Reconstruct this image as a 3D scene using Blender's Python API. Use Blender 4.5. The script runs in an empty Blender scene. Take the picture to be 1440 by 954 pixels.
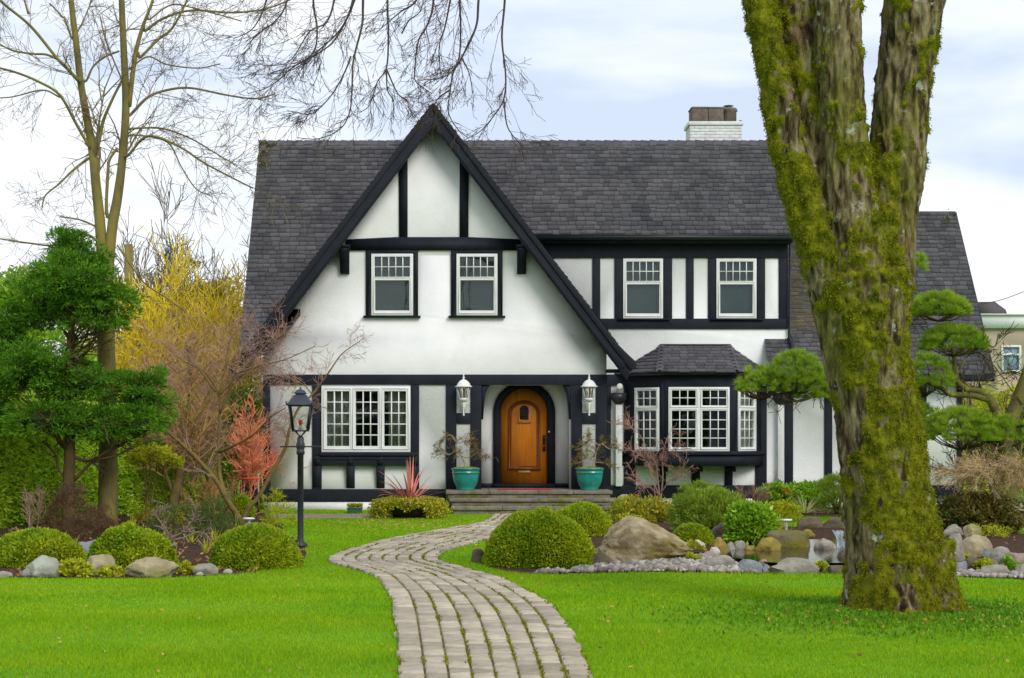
import bpy, bmesh, math, random
import numpy as np
from mathutils import Vector, noise as mnoise
from mathutils.geometry import tessellate_polygon

R = math.radians
S = bpy.context.scene
C = S.collection

# ------------------------------------------------------------------ camera, sky, sun
F = 2176.0            # focal length in photo pixels
PX, HY, EYE = 640.0, 615.0, 1.6
cam_d = bpy.data.cameras.new('camera'); cam = bpy.data.objects.new('camera', cam_d); C.objects.link(cam)
cam.location = (0, 0, EYE); cam.rotation_euler = (R(90), 0, 0)
cam_d.sensor_width = 36; cam_d.lens = F/1440*36
cam_d.shift_x = (720-PX)/1440; cam_d.shift_y = (HY-477)/1440
cam_d.clip_start = 0.1; cam_d.clip_end = 3000
S.camera = cam
S.view_settings.view_transform = 'Standard'; S.view_settings.look = 'None'
S.view_settings.gamma = 1; S.view_settings.use_curve_mapping = False
S.view_settings.exposure = 0.29

W = bpy.data.worlds.new('World'); S.world = W; W.use_nodes = True
nt = W.node_tree; N = nt.nodes; N.clear()
def nd(tree, t, **kw):
    n = tree.nodes.new(t)
    for k, v in kw.items(): setattr(n, k, v)
    return n
SUN_EL, SUN_AZ = R(36), R(150)
sky = nd(nt, 'ShaderNodeTexSky', sky_type='NISHITA'); sky.sun_disc = False
sky.sun_elevation = SUN_EL; sky.sun_rotation = SUN_AZ
b1 = nd(nt, 'ShaderNodeBackground'); b1.inputs['Strength'].default_value = 0.13
nt.links.new(sky.outputs[0], b1.inputs['Color'])
tc = nd(nt, 'ShaderNodeTexCoord')
mp = nd(nt, 'ShaderNodeMapping'); mp.inputs['Scale'].default_value = (2.0, 2.0, 6.5); mp.inputs['Location'].default_value = (0.35, 0.1, 0.45)
nt.links.new(tc.outputs['Generated'], mp.inputs['Vector'])
nz = nd(nt, 'ShaderNodeTexNoise'); nz.inputs['Scale'].default_value = 1.7; nz.inputs['Detail'].default_value = 6; nz.inputs['Roughness'].default_value = 0.5; nz.inputs['Distortion'].default_value = 0.25
nt.links.new(mp.outputs[0], nz.inputs['Vector'])
rp = nd(nt, 'ShaderNodeValToRGB'); e = rp.color_ramp.elements
e[0].position = 0.38; e[0].color = (0.50, 0.57, 0.69, 1); e[1].position = 0.55; e[1].color = (0.76, 0.78, 0.81, 1)
m_ = e.new(0.45); m_.color = (0.61, 0.67, 0.76, 1)
nt.links.new(nz.outputs['Fac'], rp.inputs[0])
b2 = nd(nt, 'ShaderNodeBackground'); b2.inputs['Strength'].default_value = 1.18
nt.links.new(rp.outputs[0], b2.inputs['Color'])
mx = nd(nt, 'ShaderNodeMixShader'); mx.inputs[0].default_value = 0.9
nt.links.new(b1.outputs[0], mx.inputs[1]); nt.links.new(b2.outputs[0], mx.inputs[2])
wo = nd(nt, 'ShaderNodeOutputWorld'); nt.links.new(mx.outputs[0], wo.inputs[0])

sun_d = bpy.data.lights.new('sun', 'SUN'); sun = bpy.data.objects.new('sun', sun_d); C.objects.link(sun)
sun_d.energy = 1.7; sun_d.angle = R(26); sun_d.color = (1.0, 0.95, 0.87)
sv = Vector((math.sin(SUN_AZ)*math.cos(SUN_EL), math.cos(SUN_AZ)*math.cos(SUN_EL), math.sin(SUN_EL)))
sun.rotation_euler = sv.to_track_quat('Z', 'Y').to_euler(); sun.location = (0, 0, 30)

# ------------------------------------------------------------------ coordinates
def X(px, y): return (px-PX)*y/F
def Z(py, y): return EYE+(HY-py)*y/F
def P(px, py, y): return (X(px, y), y, Z(py, y))
def GY(py): return EYE*F/(py-HY)                 # depth of a ground point
def G(px, py): y = GY(py); return (X(px, y), y)

# ------------------------------------------------------------------ materials
def link(t, a, b): t.links.new(a, b)
MATS = {}
def M(name, c1, c2=None, scale=4.0, rough=0.8, bump=0.0, bscale=30.0, island=0.0, leaf=0.0, spec=0.3,
      stretch=(1, 1, 1), lo=0.35, hi=0.65, c3=None, s3=1.0, lo3=0.5, hi3=0.7, metal=0.0, coat=0.0, detail=6, bdist=0.02, islval=0.0):
    m = bpy.data.materials.new(name); m.use_nodes = True; t = m.node_tree
    bs = t.nodes['Principled BSDF']
    bs.inputs['Roughness'].default_value = rough; bs.inputs['Metallic'].default_value = metal
    bs.inputs['Specular IOR Level'].default_value = spec; bs.inputs['Coat Weight'].default_value = coat
    co = nd(t, 'ShaderNodeTexCoord'); mpn = nd(t, 'ShaderNodeMapping'); mpn.inputs['Scale'].default_value = stretch
    link(t, co.outputs['Object'], mpn.inputs[0])
    def rgb(c):
        n = nd(t, 'ShaderNodeRGB'); n.outputs[0].default_value = (*c, 1); return n.outputs[0]
    def mix(f, a, b, bt='MIX'):
        n = nd(t, 'ShaderNodeMix', data_type='RGBA', blend_type=bt)
        if isinstance(f, (int, float)): n.inputs[0].default_value = f
        else: link(t, f, n.inputs[0])
        link(t, a, n.inputs[6]); link(t, b, n.inputs[7]); return n.outputs[2]
    def nse(sc, lo, hi, det=6):
        n = nd(t, 'ShaderNodeTexNoise'); n.inputs['Scale'].default_value = sc; n.inputs['Detail'].default_value = det
        n.inputs['Roughness'].default_value = 0.6; link(t, mpn.outputs[0], n.inputs['Vector'])
        r = nd(t, 'ShaderNodeMapRange'); r.inputs[1].default_value = lo; r.inputs[2].default_value = hi
        link(t, n.outputs['Fac'], r.inputs[0]); return r.outputs[0]
    col = rgb(c1)
    if c2: col = mix(nse(scale, lo, hi, detail), col, rgb(c2))
    if c3: col = mix(nse(s3, lo3, hi3), col, rgb(c3))
    if island > 0 or islval > 0:
        g = nd(t, 'ShaderNodeNewGeometry')
        if island > 0 and c2:
            mr = nd(t, 'ShaderNodeMapRange'); mr.inputs[3].default_value = 0; mr.inputs[4].default_value = island
            link(t, g.outputs['Random Per Island'], mr.inputs[0]); col = mix(mr.outputs[0], col, rgb(c2))
        if islval > 0:
            mu = nd(t, 'ShaderNodeMath', operation='MULTIPLY'); mu.inputs[1].default_value = 37.77
            fr = nd(t, 'ShaderNodeMath', operation='FRACT')
            link(t, g.outputs['Random Per Island'], mu.inputs[0]); link(t, mu.outputs[0], fr.inputs[0])
            mr = nd(t, 'ShaderNodeMapRange'); mr.inputs[3].default_value = 1-islval; mr.inputs[4].default_value = 1+islval
            link(t, fr.outputs[0], mr.inputs[0])
            hs = nd(t, 'ShaderNodeHueSaturation'); link(t, mr.outputs[0], hs.inputs['Value']); link(t, col, hs.inputs['Color']); col = hs.outputs[0]
    link(t, col, bs.inputs['Base Color'])
    if bump > 0:
        n = nd(t, 'ShaderNodeTexNoise'); n.inputs['Scale'].default_value = bscale; n.inputs['Detail'].default_value = 8
        n.inputs['Roughness'].default_value = 0.65
        link(t, mpn.outputs[0], n.inputs['Vector'])
        bn = nd(t, 'ShaderNodeBump'); bn.inputs['Strength'].default_value = bump; bn.inputs['Distance'].default_value = bdist
        link(t, n.outputs['Fac'], bn.inputs['Height']); link(t, bn.outputs[0], bs.inputs['Normal'])
    if leaf > 0:
        tr = nd(t, 'ShaderNodeBsdfTranslucent'); link(t, col, tr.inputs[0])
        ms = nd(t, 'ShaderNodeMixShader'); ms.inputs[0].default_value = leaf
        out = t.nodes['Material Output']
        link(t, bs.outputs[0], ms.inputs[1]); link(t, tr.outputs[0], ms.inputs[2]); link(t, ms.outputs[0], out.inputs[0])
    MATS[name] = m
    return m

def glass_mat(name, tint=(0.9, 0.95, 0.95), refl=0.03):
    m = bpy.data.materials.new(name); m.use_nodes = True; t = m.node_tree; t.nodes.clear()
    tr = nd(t, 'ShaderNodeBsdfTransparent'); tr.inputs[0].default_value = (*tint, 1)
    gl = nd(t, 'ShaderNodeBsdfGlossy'); gl.inputs['Roughness'].default_value = 0.02; gl.inputs[0].default_value = (0.9, 0.95, 1, 1)
    lw = nd(t, 'ShaderNodeFresnel'); lw.inputs[0].default_value = 1.45
    ad = nd(t, 'ShaderNodeMath', operation='ADD'); ad.inputs[1].default_value = refl; link(t, lw.outputs[0], ad.inputs[0])
    nz = nd(t, 'ShaderNodeTexNoise'); nz.inputs['Scale'].default_value = 1.2
    bn = nd(t, 'ShaderNodeBump'); bn.inputs['Strength'].default_value = 0.06; bn.inputs['Distance'].default_value = 0.05
    co = nd(t, 'ShaderNodeTexCoord'); link(t, co.outputs['Object'], nz.inputs['Vector'])
    link(t, nz.outputs['Fac'], bn.inputs['Height']); link(t, bn.outputs[0], gl.inputs['Normal'])
    mx = nd(t, 'ShaderNodeMixShader'); out = nd(t, 'ShaderNodeOutputMaterial')
    link(t, ad.outputs[0], mx.inputs[0]); link(t, tr.outputs[0], mx.inputs[1]); link(t, gl.outputs[0], mx.inputs[2]); link(t, mx.outputs[0], out.inputs[0])
    return m

m_stucco = M('stucco', (0.82, 0.82, 0.825), (0.76, 0.765, 0.775), scale=1.6, rough=0.9, bump=0.6, bscale=16, c3=(0.70, 0.70, 0.67), s3=1.1, lo3=0.56, hi3=0.8, bdist=0.012)
m_dark = M('dark_paint', (0.010, 0.0125, 0.020), (0.016, 0.019, 0.028), scale=3, rough=0.7, bump=0.25, bscale=40, spec=0.2)
m_white = M('white_paint', (0.78, 0.79, 0.79), (0.70, 0.71, 0.70), scale=3, rough=0.5, spec=0.4)
m_shingle = M('shingle', (0.056, 0.056, 0.066), (0.105, 0.100, 0.113), scale=1.3, rough=0.95, bump=0.6, bscale=160, island=0.45, islval=0.24, c3=(0.09, 0.087, 0.088), s3=0.5, lo3=0.55, hi3=0.8, bdist=0.01)
m_shingle_moss = M('mossy_shingle', (0.085, 0.072, 0.055), (0.125, 0.105, 0.055), scale=2.0, rough=0.95, bump=0.6, bscale=160, island=0.5, islval=0.22, bdist=0.01)
m_roofmoss = M('roof_moss', (0.14, 0.13, 0.015), (0.09, 0.10, 0.01), scale=9, rough=1, bump=1, bscale=50, islval=0.4)
m_inside = M('interior_paint', (0.05, 0.05, 0.045), rough=0.9)
m_glass = glass_mat('window_glass')
m_clear = glass_mat('lantern_glass', (0.97, 0.98, 0.98), 0.02)
m_curtain = M('curtain', (0.50, 0.54, 0.38), (0.38, 0.42, 0.28), scale=2, rough=0.9, leaf=0.3)
m_blind = M('blind', (0.045, 0.11, 0.075), (0.03, 0.08, 0.055), scale=2, rough=0.8)
m_wood = M('door_wood', (0.64, 0.22, 0.015), (0.46, 0.13, 0.009), scale=2.2, rough=0.38, stretch=(9, 9, 0.8), bump=0.08, bscale=20, spec=0.5, coat=0.3, lo=0.3, hi=0.75)
m_wood_dark = M('door_moulding', (0.19, 0.045, 0.008), (0.13, 0.03, 0.006), scale=4, rough=0.4, stretch=(6, 6, 1))
m_iron = M('iron', (0.03, 0.025, 0.022), (0.05, 0.035, 0.025), scale=20, rough=0.5, metal=0.4)
m_brass = M('brass', (0.38, 0.24, 0.07), (0.25, 0.15, 0.04), scale=20, rough=0.4, metal=0.8)
m_brick = M('painted_brick', (0.76, 0.76, 0.76), (0.62, 0.62, 0.62), scale=5, rough=0.9, bump=0.5, bscale=30)
m_pot = M('chimney_pot', (0.11, 0.085, 0.07), (0.20, 0.16, 0.13), scale=5, rough=0.9, bump=0.5, bscale=20)
m_step = M('step_stone', (0.25, 0.225, 0.17), (0.14, 0.125, 0.09), scale=6, rough=0.95, bump=0.8, bscale=25, c3=(0.13, 0.15, 0.03), s3=2.2, lo3=0.55, hi3=0.66)
m_mat = M('red_mat', (0.55, 0.02, 0.03), (0.42, 0.015, 0.02), scale=30, rough=1, bump=0.6, bscale=200)
m_teal = M('teal_glaze', (0.012, 0.29, 0.24), (0.01, 0.17, 0.16), scale=5, rough=0.3, spec=0.6, coat=0.4, c3=(0.02, 0.30, 0.25), s3=3)
m_blueglaze = M('blue_glaze', (0.008, 0.12, 0.20), (0.01, 0.2, 0.22), scale=6, rough=0.3, spec=0.6, coat=0.3)
m_greenbox = M('green_box_paint', (0.02, 0.13, 0.05), (0.03, 0.09, 0.04), scale=8, rough=0.6)
m_soil = M('mulch', (0.085, 0.04, 0.022), (0.045, 0.025, 0.014), scale=25, rough=1, bump=1, bscale=60, c3=(0.17, 0.07, 0.035), s3=9, bdist=0.05)
m_lawn = M('lawn_ground', (0.125, 0.335, 0.004), (0.09, 0.27, 0.004), scale=1.1, rough=1, bump=0.6, bscale=90, c3=(0.17, 0.37, 0.006), s3=0.55, lo3=0.5, hi3=0.7)
m_blade = M('grass_blades', (0.135, 0.335, 0.004), (0.30, 0.46, 0.007), scale=0.8, rough=0.7, island=0.8, islval=0.3, leaf=0.35, spec=0.15, c3=(0.30, 0.42, 0.015), s3=0.7, lo3=0.50, hi3=0.68)
m_clover = M('clover', (0.05, 0.24, 0.006), (0.16, 0.33, 0.01), scale=3, rough=0.7, island=0.8, islval=0.3, leaf=0.25)
m_paver = M('paver', (0.54, 0.475, 0.365), (0.38, 0.325, 0.24), scale=9, rough=0.95, bump=1.0, bscale=45, island=0.5, islval=0.24, c3=(0.52, 0.46, 0.37), s3=2, lo3=0.5, hi3=0.75)
m_joint = M('joint_moss', (0.22, 0.24, 0.03), (0.13, 0.085, 0.05), scale=4, rough=1, bump=1, bscale=50, lo=0.44, hi=0.54)
m_conc = M('concrete', (0.30, 0.25, 0.20), (0.20, 0.17, 0.13), scale=4, rough=0.95, bump=0.6, bscale=40)
m_blackmetal = M('black_metal', (0.012, 0.015, 0.019), (0.02, 0.023, 0.028), scale=12, rough=0.45, spec=0.5)
m_roofmetal = M('lantern_roof_metal', (0.045, 0.05, 0.065), (0.06, 0.065, 0.08), scale=12, rough=0.5)
m_pvc = M('pipe_white', (0.70, 0.71, 0.70), (0.60, 0.60, 0.59), scale=4, rough=0.6)
m_frost = M('candle_white', (0.8, 0.78, 0.7), rough=0.4, leaf=0.3)
m_amber = M('amber_bulb', (0.5, 0.22, 0.08), rough=0.3)
m_redbulb = M('red_bulb', (0.85, 0.07, 0.02), rough=0.25, coat=0.5)

# bark
m_bark_tall = M('mossy_thin_bark', (0.20, 0.165, 0.06), (0.12, 0.095, 0.035), scale=6, rough=0.95, stretch=(1, 1, 0.35), bump=0.7, bscale=25, c3=(0.24, 0.20, 0.05), s3=2, lo3=0.45, hi3=0.6)
m_twig_dark = M('dark_twig', (0.060, 0.040, 0.045), (0.10, 0.07, 0.055), scale=8, rough=0.9)
m_twig_red = M('reddish_twig', (0.40, 0.21, 0.19), (0.42, 0.27, 0.19), scale=8, rough=0.9, islval=0.25)
m_twig_tan = M('tan_twig', (0.52, 0.33, 0.10), (0.40, 0.24, 0.10), scale=3, rough=0.9, islval=0.25)
m_twig_grey = M('grey_brown_twig', (0.20, 0.145, 0.095), (0.27, 0.21, 0.14), scale=3, rough=0.9, islval=0.2)
m_twig_yellow = M('yellow_twig', (0.95, 0.80, 0.04), (0.85, 0.62, 0.05), scale=1.5, rough=0.8, leaf=0.2, islval=0.2)
m_coral = M('coral_twig', (0.80, 0.22, 0.14), (0.85, 0.36, 0.16), scale=3, rough=0.8, islval=0.2)
m_bark_olive = M('olive_bark', (0.21, 0.16, 0.045), (0.14, 0.095, 0.04), scale=7, rough=0.95, bump=0.6, bscale=25)
m_bark_brown = M('brown_bark', (0.12, 0.08, 0.03), (0.07, 0.048, 0.022), scale=10, rough=0.95, stretch=(1, 1, 0.3), bump=1, bscale=30)
m_bark_pale = M('pale_bark', (0.30, 0.22, 0.15), (0.38, 0.31, 0.24), scale=7, rough=0.9, bump=0.5, bscale=25)
m_bark_pink = M('pinkish_bark', (0.24, 0.155, 0.12), (0.34, 0.24, 0.18), scale=7, rough=0.9)

# foliage
m_blade.name = 'grass_blades'
def LF(name, a, b, isl=0.9, val=0.3, leaf=0.3, scale=1.5, rough=0.55, spec=0.3): return M(name, a, b, scale=scale, rough=rough, island=isl, islval=val, leaf=leaf, spec=spec)
m_hinoki = LF('hinoki_foliage', (0.022, 0.10, 0.010), (0.15, 0.33, 0.02), rough=0.75, spec=0.15)
m_hedge = LF('laurel_leaves', (0.26, 0.54, 0.012), (0.62, 0.80, 0.05), leaf=0.42, rough=0.4, spec=0.4)
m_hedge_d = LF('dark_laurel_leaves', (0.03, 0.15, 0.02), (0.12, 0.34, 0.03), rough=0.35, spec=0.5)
m_boxl = LF('box_leaves', (0.14, 0.30, 0.008), (0.48, 0.54, 0.015), isl=0.42, rough=0.6)
m_box2 = LF('low_box_leaves', (0.09, 0.26, 0.008), (0.44, 0.50, 0.015), isl=0.5, rough=0.6)
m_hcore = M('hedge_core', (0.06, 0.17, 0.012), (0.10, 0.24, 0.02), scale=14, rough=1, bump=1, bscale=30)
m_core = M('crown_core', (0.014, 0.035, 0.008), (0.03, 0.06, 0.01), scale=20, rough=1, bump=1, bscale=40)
m_pine = LF('pine_needles', (0.09, 0.23, 0.012), (0.34, 0.48, 0.03), rough=0.6, leaf=0.2)
m_mugo = LF('mugo_needles', (0.08, 0.19, 0.015), (0.33, 0.44, 0.04), rough=0.6, leaf=0.2)
m_olive = LF('olive_conifer_leaves', (0.18, 0.23, 0.02), (0.46, 0.34, 0.06), rough=0.8, isl=0.9)
m_bright = LF('yellow_green_leaves', (0.24, 0.40, 0.012), (0.55, 0.52, 0.02), rough=0.6)
m_midg = LF('green_leaves', (0.08, 0.28, 0.012), (0.34, 0.54, 0.03), rough=0.45)
m_bronze = LF('bronze_green_leaves', (0.045, 0.15, 0.015), (0.24, 0.17, 0.04), rough=0.35, spec=0.5)
m_heath = LF('brown_heath', (0.11, 0.06, 0.035), (0.17, 0.10, 0.05), rough=0.9)
m_heathg = LF('green_heath', (0.07, 0.13, 0.025), (0.13, 0.18, 0.04), rough=0.9)
m_strap = LF('strap_leaves', (0.50, 0.08, 0.08), (0.72, 0.30, 0.24), rough=0.4, leaf=0.15)
m_trail = LF('trailing_leaves', (0.16, 0.30, 0.012), (0.50, 0.44, 0.03), rough=0.6, isl=1.0)
m_mossy = LF('moss_tufts', (0.105, 0.125, 0.006), (0.24, 0.24, 0.009), rough=0.9, val=0.3, leaf=0.15, spec=0.05, scale=5)
m_red = LF('red_petals', (0.65, 0.04, 0.02), (0.75, 0.12, 0.03))
m_deadleaf = LF('dry_leaves', (0.30, 0.13, 0.03), (0.50, 0.34, 0.08), leaf=0.1)
m_variegated = LF('cream_green_leaves', (0.35, 0.45, 0.12), (0.65, 0.60, 0.28))

def rockmat(n, a, b, moss=None, ml=0.5): return M(n, a, b, scale=5, rough=0.92, bump=1.0, bscale=17, lo=0.4, hi=0.6, c3=moss, s3=2.0, lo3=ml, hi3=ml+0.16, bdist=0.03)
rk = {
 'tan': rockmat('tan_rock', (0.40, 0.34, 0.215), (0.27, 0.22, 0.13), (0.24, 0.21, 0.08)),
 'boulder': rockmat('boulder_rock', (0.42, 0.345, 0.22), (0.25, 0.19, 0.105), (0.21, 0.17, 0.055), 0.47),
 'grey': rockmat('grey_rock', (0.34, 0.32, 0.27), (0.22, 0.20, 0.165), (0.16, 0.15, 0.06), 0.56),
 'blue': rockmat('blue_grey_rock', (0.27, 0.29, 0.32), (0.18, 0.195, 0.22)),
 'dark': rockmat('dark_rock', (0.105, 0.085, 0.06), (0.17, 0.135, 0.09), (0.09, 0.09, 0.02)),
 'ochre': rockmat('ochre_rock', (0.34, 0.25, 0.06), (0.21, 0.16, 0.05), (0.22, 0.19, 0.025), 0.45),
 'white': rockmat('white_rock', (0.58, 0.54, 0.48), (0.44, 0.40, 0.35)),
 'pink': rockmat('pinkish_rock', (0.36, 0.28, 0.23), (0.25, 0.19, 0.155)),
 'moss': rockmat('mossy_dark_rock', (0.12, 0.105, 0.05), (0.17, 0.14, 0.07), (0.17, 0.15, 0.02), 0.45),
 'pale': rockmat('pale_green_grey_rock', (0.40, 0.42, 0.35), (0.28, 0.29, 0.23)),
}

# ------------------------------------------------------------------ mesh builder
class MB:
    def __init__(s, tf=None): s.v = []; s.f = []; s.m = []; s.mi = 0; s.tf = tf; s.arr = []; s.smooth = False
    def add(s, vs, fs):
        b = len(s.v)
        if s.tf: vs = [s.tf(*v) for v in vs]
        s.v.extend(vs); s.f.extend([tuple(b+i for i in f) for f in fs]); s.m.extend([s.mi]*len(fs)); return s
    def box(s, x0, x1, y0, y1, z0, z1):
        if x0 > x1: x0, x1 = x1, x0
        if y0 > y1: y0, y1 = y1, y0
        if z0 > z1: z0, z1 = z1, z0
        return s.add([(x0,y0,z0),(x1,y0,z0),(x1,y1,z0),(x0,y1,z0),(x0,y0,z1),(x1,y0,z1),(x1,y1,z1),(x0,y1,z1)],
              [(0,3,2,1),(4,5,6,7),(0,1,5,4),(1,2,6,5),(2,3,7,6),(3,0,4,7)])
    def prism(s, poly, y0, y1, holes=()):
        """polygon in (x,z) extruded from y0 to y1, with holes"""
        loops = [list(poly)]+[list(h) for h in holes]
        v3 = [[Vector((p[0], p[1], 0)) for p in l] for l in loops]
        tris = tessellate_polygon(v3)
        flat = [p for l in loops for p in l]; n = len(flat)
        vs = [(p[0], y0, p[1]) for p in flat]+[(p[0], y1, p[1]) for p in flat]
        fs = [tuple(t) for t in tris]+[(t[2]+n, t[1]+n, t[0]+n) for t in tris]
        k = 0
        for l in loops:
            for i in range(len(l)):
                a, b = k+i, k+(i+1) % len(l); fs.append((a, b, b+n, a+n))
            k += len(l)
        return s.add(vs, fs)
    def tube(s, pts, rad, n=6, cap=True):
        m = len(pts)
        if m < 2: return s
        vs = []; fs = []
        pts = [Vector(p) for p in pts]
        up = Vector((0.13, 0.31, 0.94)).normalized()
        for i, p in enumerate(pts):
            d = (pts[min(i+1, m-1)]-pts[max(i-1, 0)])
            if d.length < 1e-9: d = Vector((0, 0, 1))
            d.normalize()
            a = d.cross(up)
            if a.length < 0.05: a = d.cross(Vector((1, 0, 0)))
            a.normalize(); b = d.cross(a)
            r = rad[i] if not isinstance(rad, (int, float)) else rad
            for k in range(n):
                t = 2*math.pi*k/n; q = p+(a*math.cos(t)+b*math.sin(t))*r; vs.append((q.x, q.y, q.z))
        for i in range(m-1):
            for k in range(n):
                k2 = (k+1) % n; fs.append((i*n+k, i*n+k2, (i+1)*n+k2, (i+1)*n+k))
        if cap: fs.append(tuple(range(n-1, -1, -1))); fs.append(tuple((m-1)*n+k for k in range(n)))
        return s.add(vs, fs)
    def lathe(s, cx, cy, prof, n=24, cap=True, phase=0.0):
        vs = []; fs = []; m = len(prof)
        for r, z in prof:
            for k in range(n):
                t = 2*math.pi*k/n+phase; vs.append((cx+r*math.cos(t), cy+r*math.sin(t), z))
        for i in range(m-1):
            for k in range(n):
                k2 = (k+1) % n; fs.append((i*n+k, i*n+k2, (i+1)*n+k2, (i+1)*n+k))
        if cap: fs.append(tuple(range(n-1, -1, -1))); fs.append(tuple((m-1)*n+k for k in range(n)))
        return s.add(vs, fs)
    def nadd(s, V, Fq, mi=None):
        """numpy vertices (n,3) and faces (m,k)"""
        s.arr.append((np.asarray(V, dtype=np.float64), np.asarray(Fq), s.mi if mi is None else mi)); return s

WL = {}
def finish(o, label, cat, group=None, kind=None):
    if label: o['label'] = label
    if cat: o['category'] = cat
    if group: o['group'] = group
    if kind: o['kind'] = kind
    return o
def mesh_from(name, mb, mats, off):
    me = bpy.data.meshes.new(name)
    nv = len(mb.v); V = [np.array(mb.v, dtype=np.float64).reshape(-1, 3)] if nv else []
    sizes = [len(f) for f in mb.f]; loops = [np.array([i for f in mb.f for i in f], dtype=np.int64)] if mb.f else []
    sz = [np.array(sizes, dtype=np.int64)] if sizes else []; mi = [np.array(mb.m, dtype=np.int64)] if sizes else []
    for v, f, k in mb.arr:
        V.append(v); loops.append((f+nv).ravel()); sz.append(np.full(len(f), f.shape[1])); mi.append(np.full(len(f), k)); nv += len(v)
    if nv == 0: return me
    V = np.concatenate(V)-np.array(off); L = np.concatenate(loops); Zs = np.concatenate(sz); MI = np.concatenate(mi)
    me.vertices.add(nv); me.vertices.foreach_set('co', V.astype(np.float32).ravel())
    me.loops.add(len(L)); me.loops.foreach_set('vertex_index', L.astype(np.int32))
    me.polygons.add(len(Zs)); st = np.concatenate([[0], np.cumsum(Zs)[:-1]])
    me.polygons.foreach_set('loop_start', st.astype(np.int32))
    try: me.polygons.foreach_set('loop_total', Zs.astype(np.int32))
    except Exception: pass
    for m in (mats if isinstance(mats, (list, tuple)) else [mats]): me.materials.append(m)
    me.polygons.foreach_set('material_index', MI.astype(np.int32))
    if mb.smooth: me.polygons.foreach_set('use_smooth', np.ones(len(Zs), dtype=bool))
    me.update(calc_edges=True); me.validate()
    return me
def part(name, mb, mats, parent, bevel=0, label=None, recalc=False):
    off = WL[parent.name]
    me = mesh_from(name, mb, mats, off)
    o = bpy.data.objects.new(name, me); C.objects.link(o); o.parent = parent; WL[o.name] = off
    if label: o['label'] = label
    if recalc: fixn(me)
    if bevel: bev(o, bevel)
    return o
def fixn(me):
    bm = bmesh.new(); bm.from_mesh(me); bmesh.ops.recalc_face_normals(bm, faces=bm.faces); bm.to_mesh(me); bm.free()
def bev(o, w):
    b = o.modifiers.new('bevel', 'BEVEL'); b.width = w; b.segments = 2; b.limit_method = 'ANGLE'; b.angle_limit = R(40)
def solo(name, mb, mats, loc, label, cat, group=None, kind=None, bevel=0, recalc=False):
    me = mesh_from(name, mb, mats, loc)
    o = bpy.data.objects.new(name, me); C.objects.link(o); o.location = loc; WL[o.name] = tuple(loc)
    finish(o, label, cat, group, kind)
    if recalc: fixn(me)
    if bevel: bev(o, bevel)
    return o
def thing(name, loc, label, cat, group=None):
    o = bpy.data.objects.new(name, None); C.objects.link(o); o.location = loc; o.empty_display_size = 0.3
    WL[o.name] = tuple(loc); finish(o, label, cat, group); return o
def struct(name, mb, mats, **k):
    return solo(name, mb, mats, (0, 0, 0), None, None, kind='structure', **k)

# ------------------------------------------------------------------ vectorised leaves
rs = np.random.RandomState(7)
random.seed(11)
def unit(v): return v/np.maximum(np.linalg.norm(v, axis=1, keepdims=True), 1e-9)
def leaves(mb, Pn, D, L, Wd, mi=None, jit=0.5, fold=0.25, vary=0.35, tri=False):
    """one leaf per point: along D (jittered), length L, width Wd"""
    n = len(Pn); D = unit(D+rs.normal(0, jit, (n, 3)))
    A = unit(np.cross(D, rs.normal(0, 1, (n, 3)))); Nn = np.cross(D, A)
    l = (L*(1+rs.uniform(-vary, vary, n)))[:, None]; w = (Wd*(1+rs.uniform(-vary, vary, n)))[:, None]
    if tri:
        V = np.stack([Pn-A*w/2, Pn+A*w/2, Pn+D*l], 1).reshape(-1, 3)
        Fq = np.arange(3*n).reshape(-1, 3)
    else:
        mid = Pn+D*l*0.5
        V = np.stack([Pn, mid-A*w/2+Nn*w*fold, Pn+D*l, mid+A*w/2+Nn*w*fold], 1).reshape(-1, 3)
        Fq = np.arange(4*n).reshape(-1, 4)
    mb.nadd(V, Fq, mi)
def sph(n, up=-1.0):
    """random unit directions with z > up"""
    z = rs.uniform(up, 1, n); t = rs.uniform(0, 2*np.pi, n); r = np.sqrt(np.maximum(0, 1-z*z))
    return np.stack([r*np.cos(t), r*np.sin(t), z], 1)
def npnoise(Pn, sc, seed=0):
    """cheap smooth pseudo noise, about -1..1"""
    q = Pn*sc; r = np.zeros(len(Pn)); g = np.random.RandomState(100+seed)
    for k in range(7):
        a = g.normal(0, 1, 3); ph = g.uniform(0, 6.28); r += np.sin(q@a*1.3+ph)
    return r/3.2
def dome(mb, c, rad, n, L, Wd, lump=0.06, up=-0.15, core=True, full=False, mi=0, cmi=1, jit=0.6, flat=0.0, inw=0.10, seed=0):
    """clipped shrub: leaves over a lumpy (half) ellipsoid plus a dark twiggy core"""
    c = np.array(c); rad = np.array(rad)
    d = sph(n, up); k = 1+lump*npnoise(d*2.2, 1.6, seed)-rs.uniform(0, inw, n)**1.0
    Pn = c+d*rad*k[:, None]
    Nn = unit(d/rad); Pn[:, 2] = np.maximum(Pn[:, 2], c[2]+0.01)
    leaves(mb, Pn, Nn+np.array([0, 0, 0.15]), L, Wd, mi, jit)
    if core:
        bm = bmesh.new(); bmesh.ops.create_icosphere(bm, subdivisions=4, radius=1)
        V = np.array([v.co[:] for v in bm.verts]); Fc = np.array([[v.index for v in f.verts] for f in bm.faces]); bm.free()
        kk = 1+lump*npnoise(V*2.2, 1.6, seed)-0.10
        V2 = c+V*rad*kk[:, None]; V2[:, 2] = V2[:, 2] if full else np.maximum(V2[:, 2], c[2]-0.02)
        mb.nadd(V2, Fc, cmi)
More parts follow.
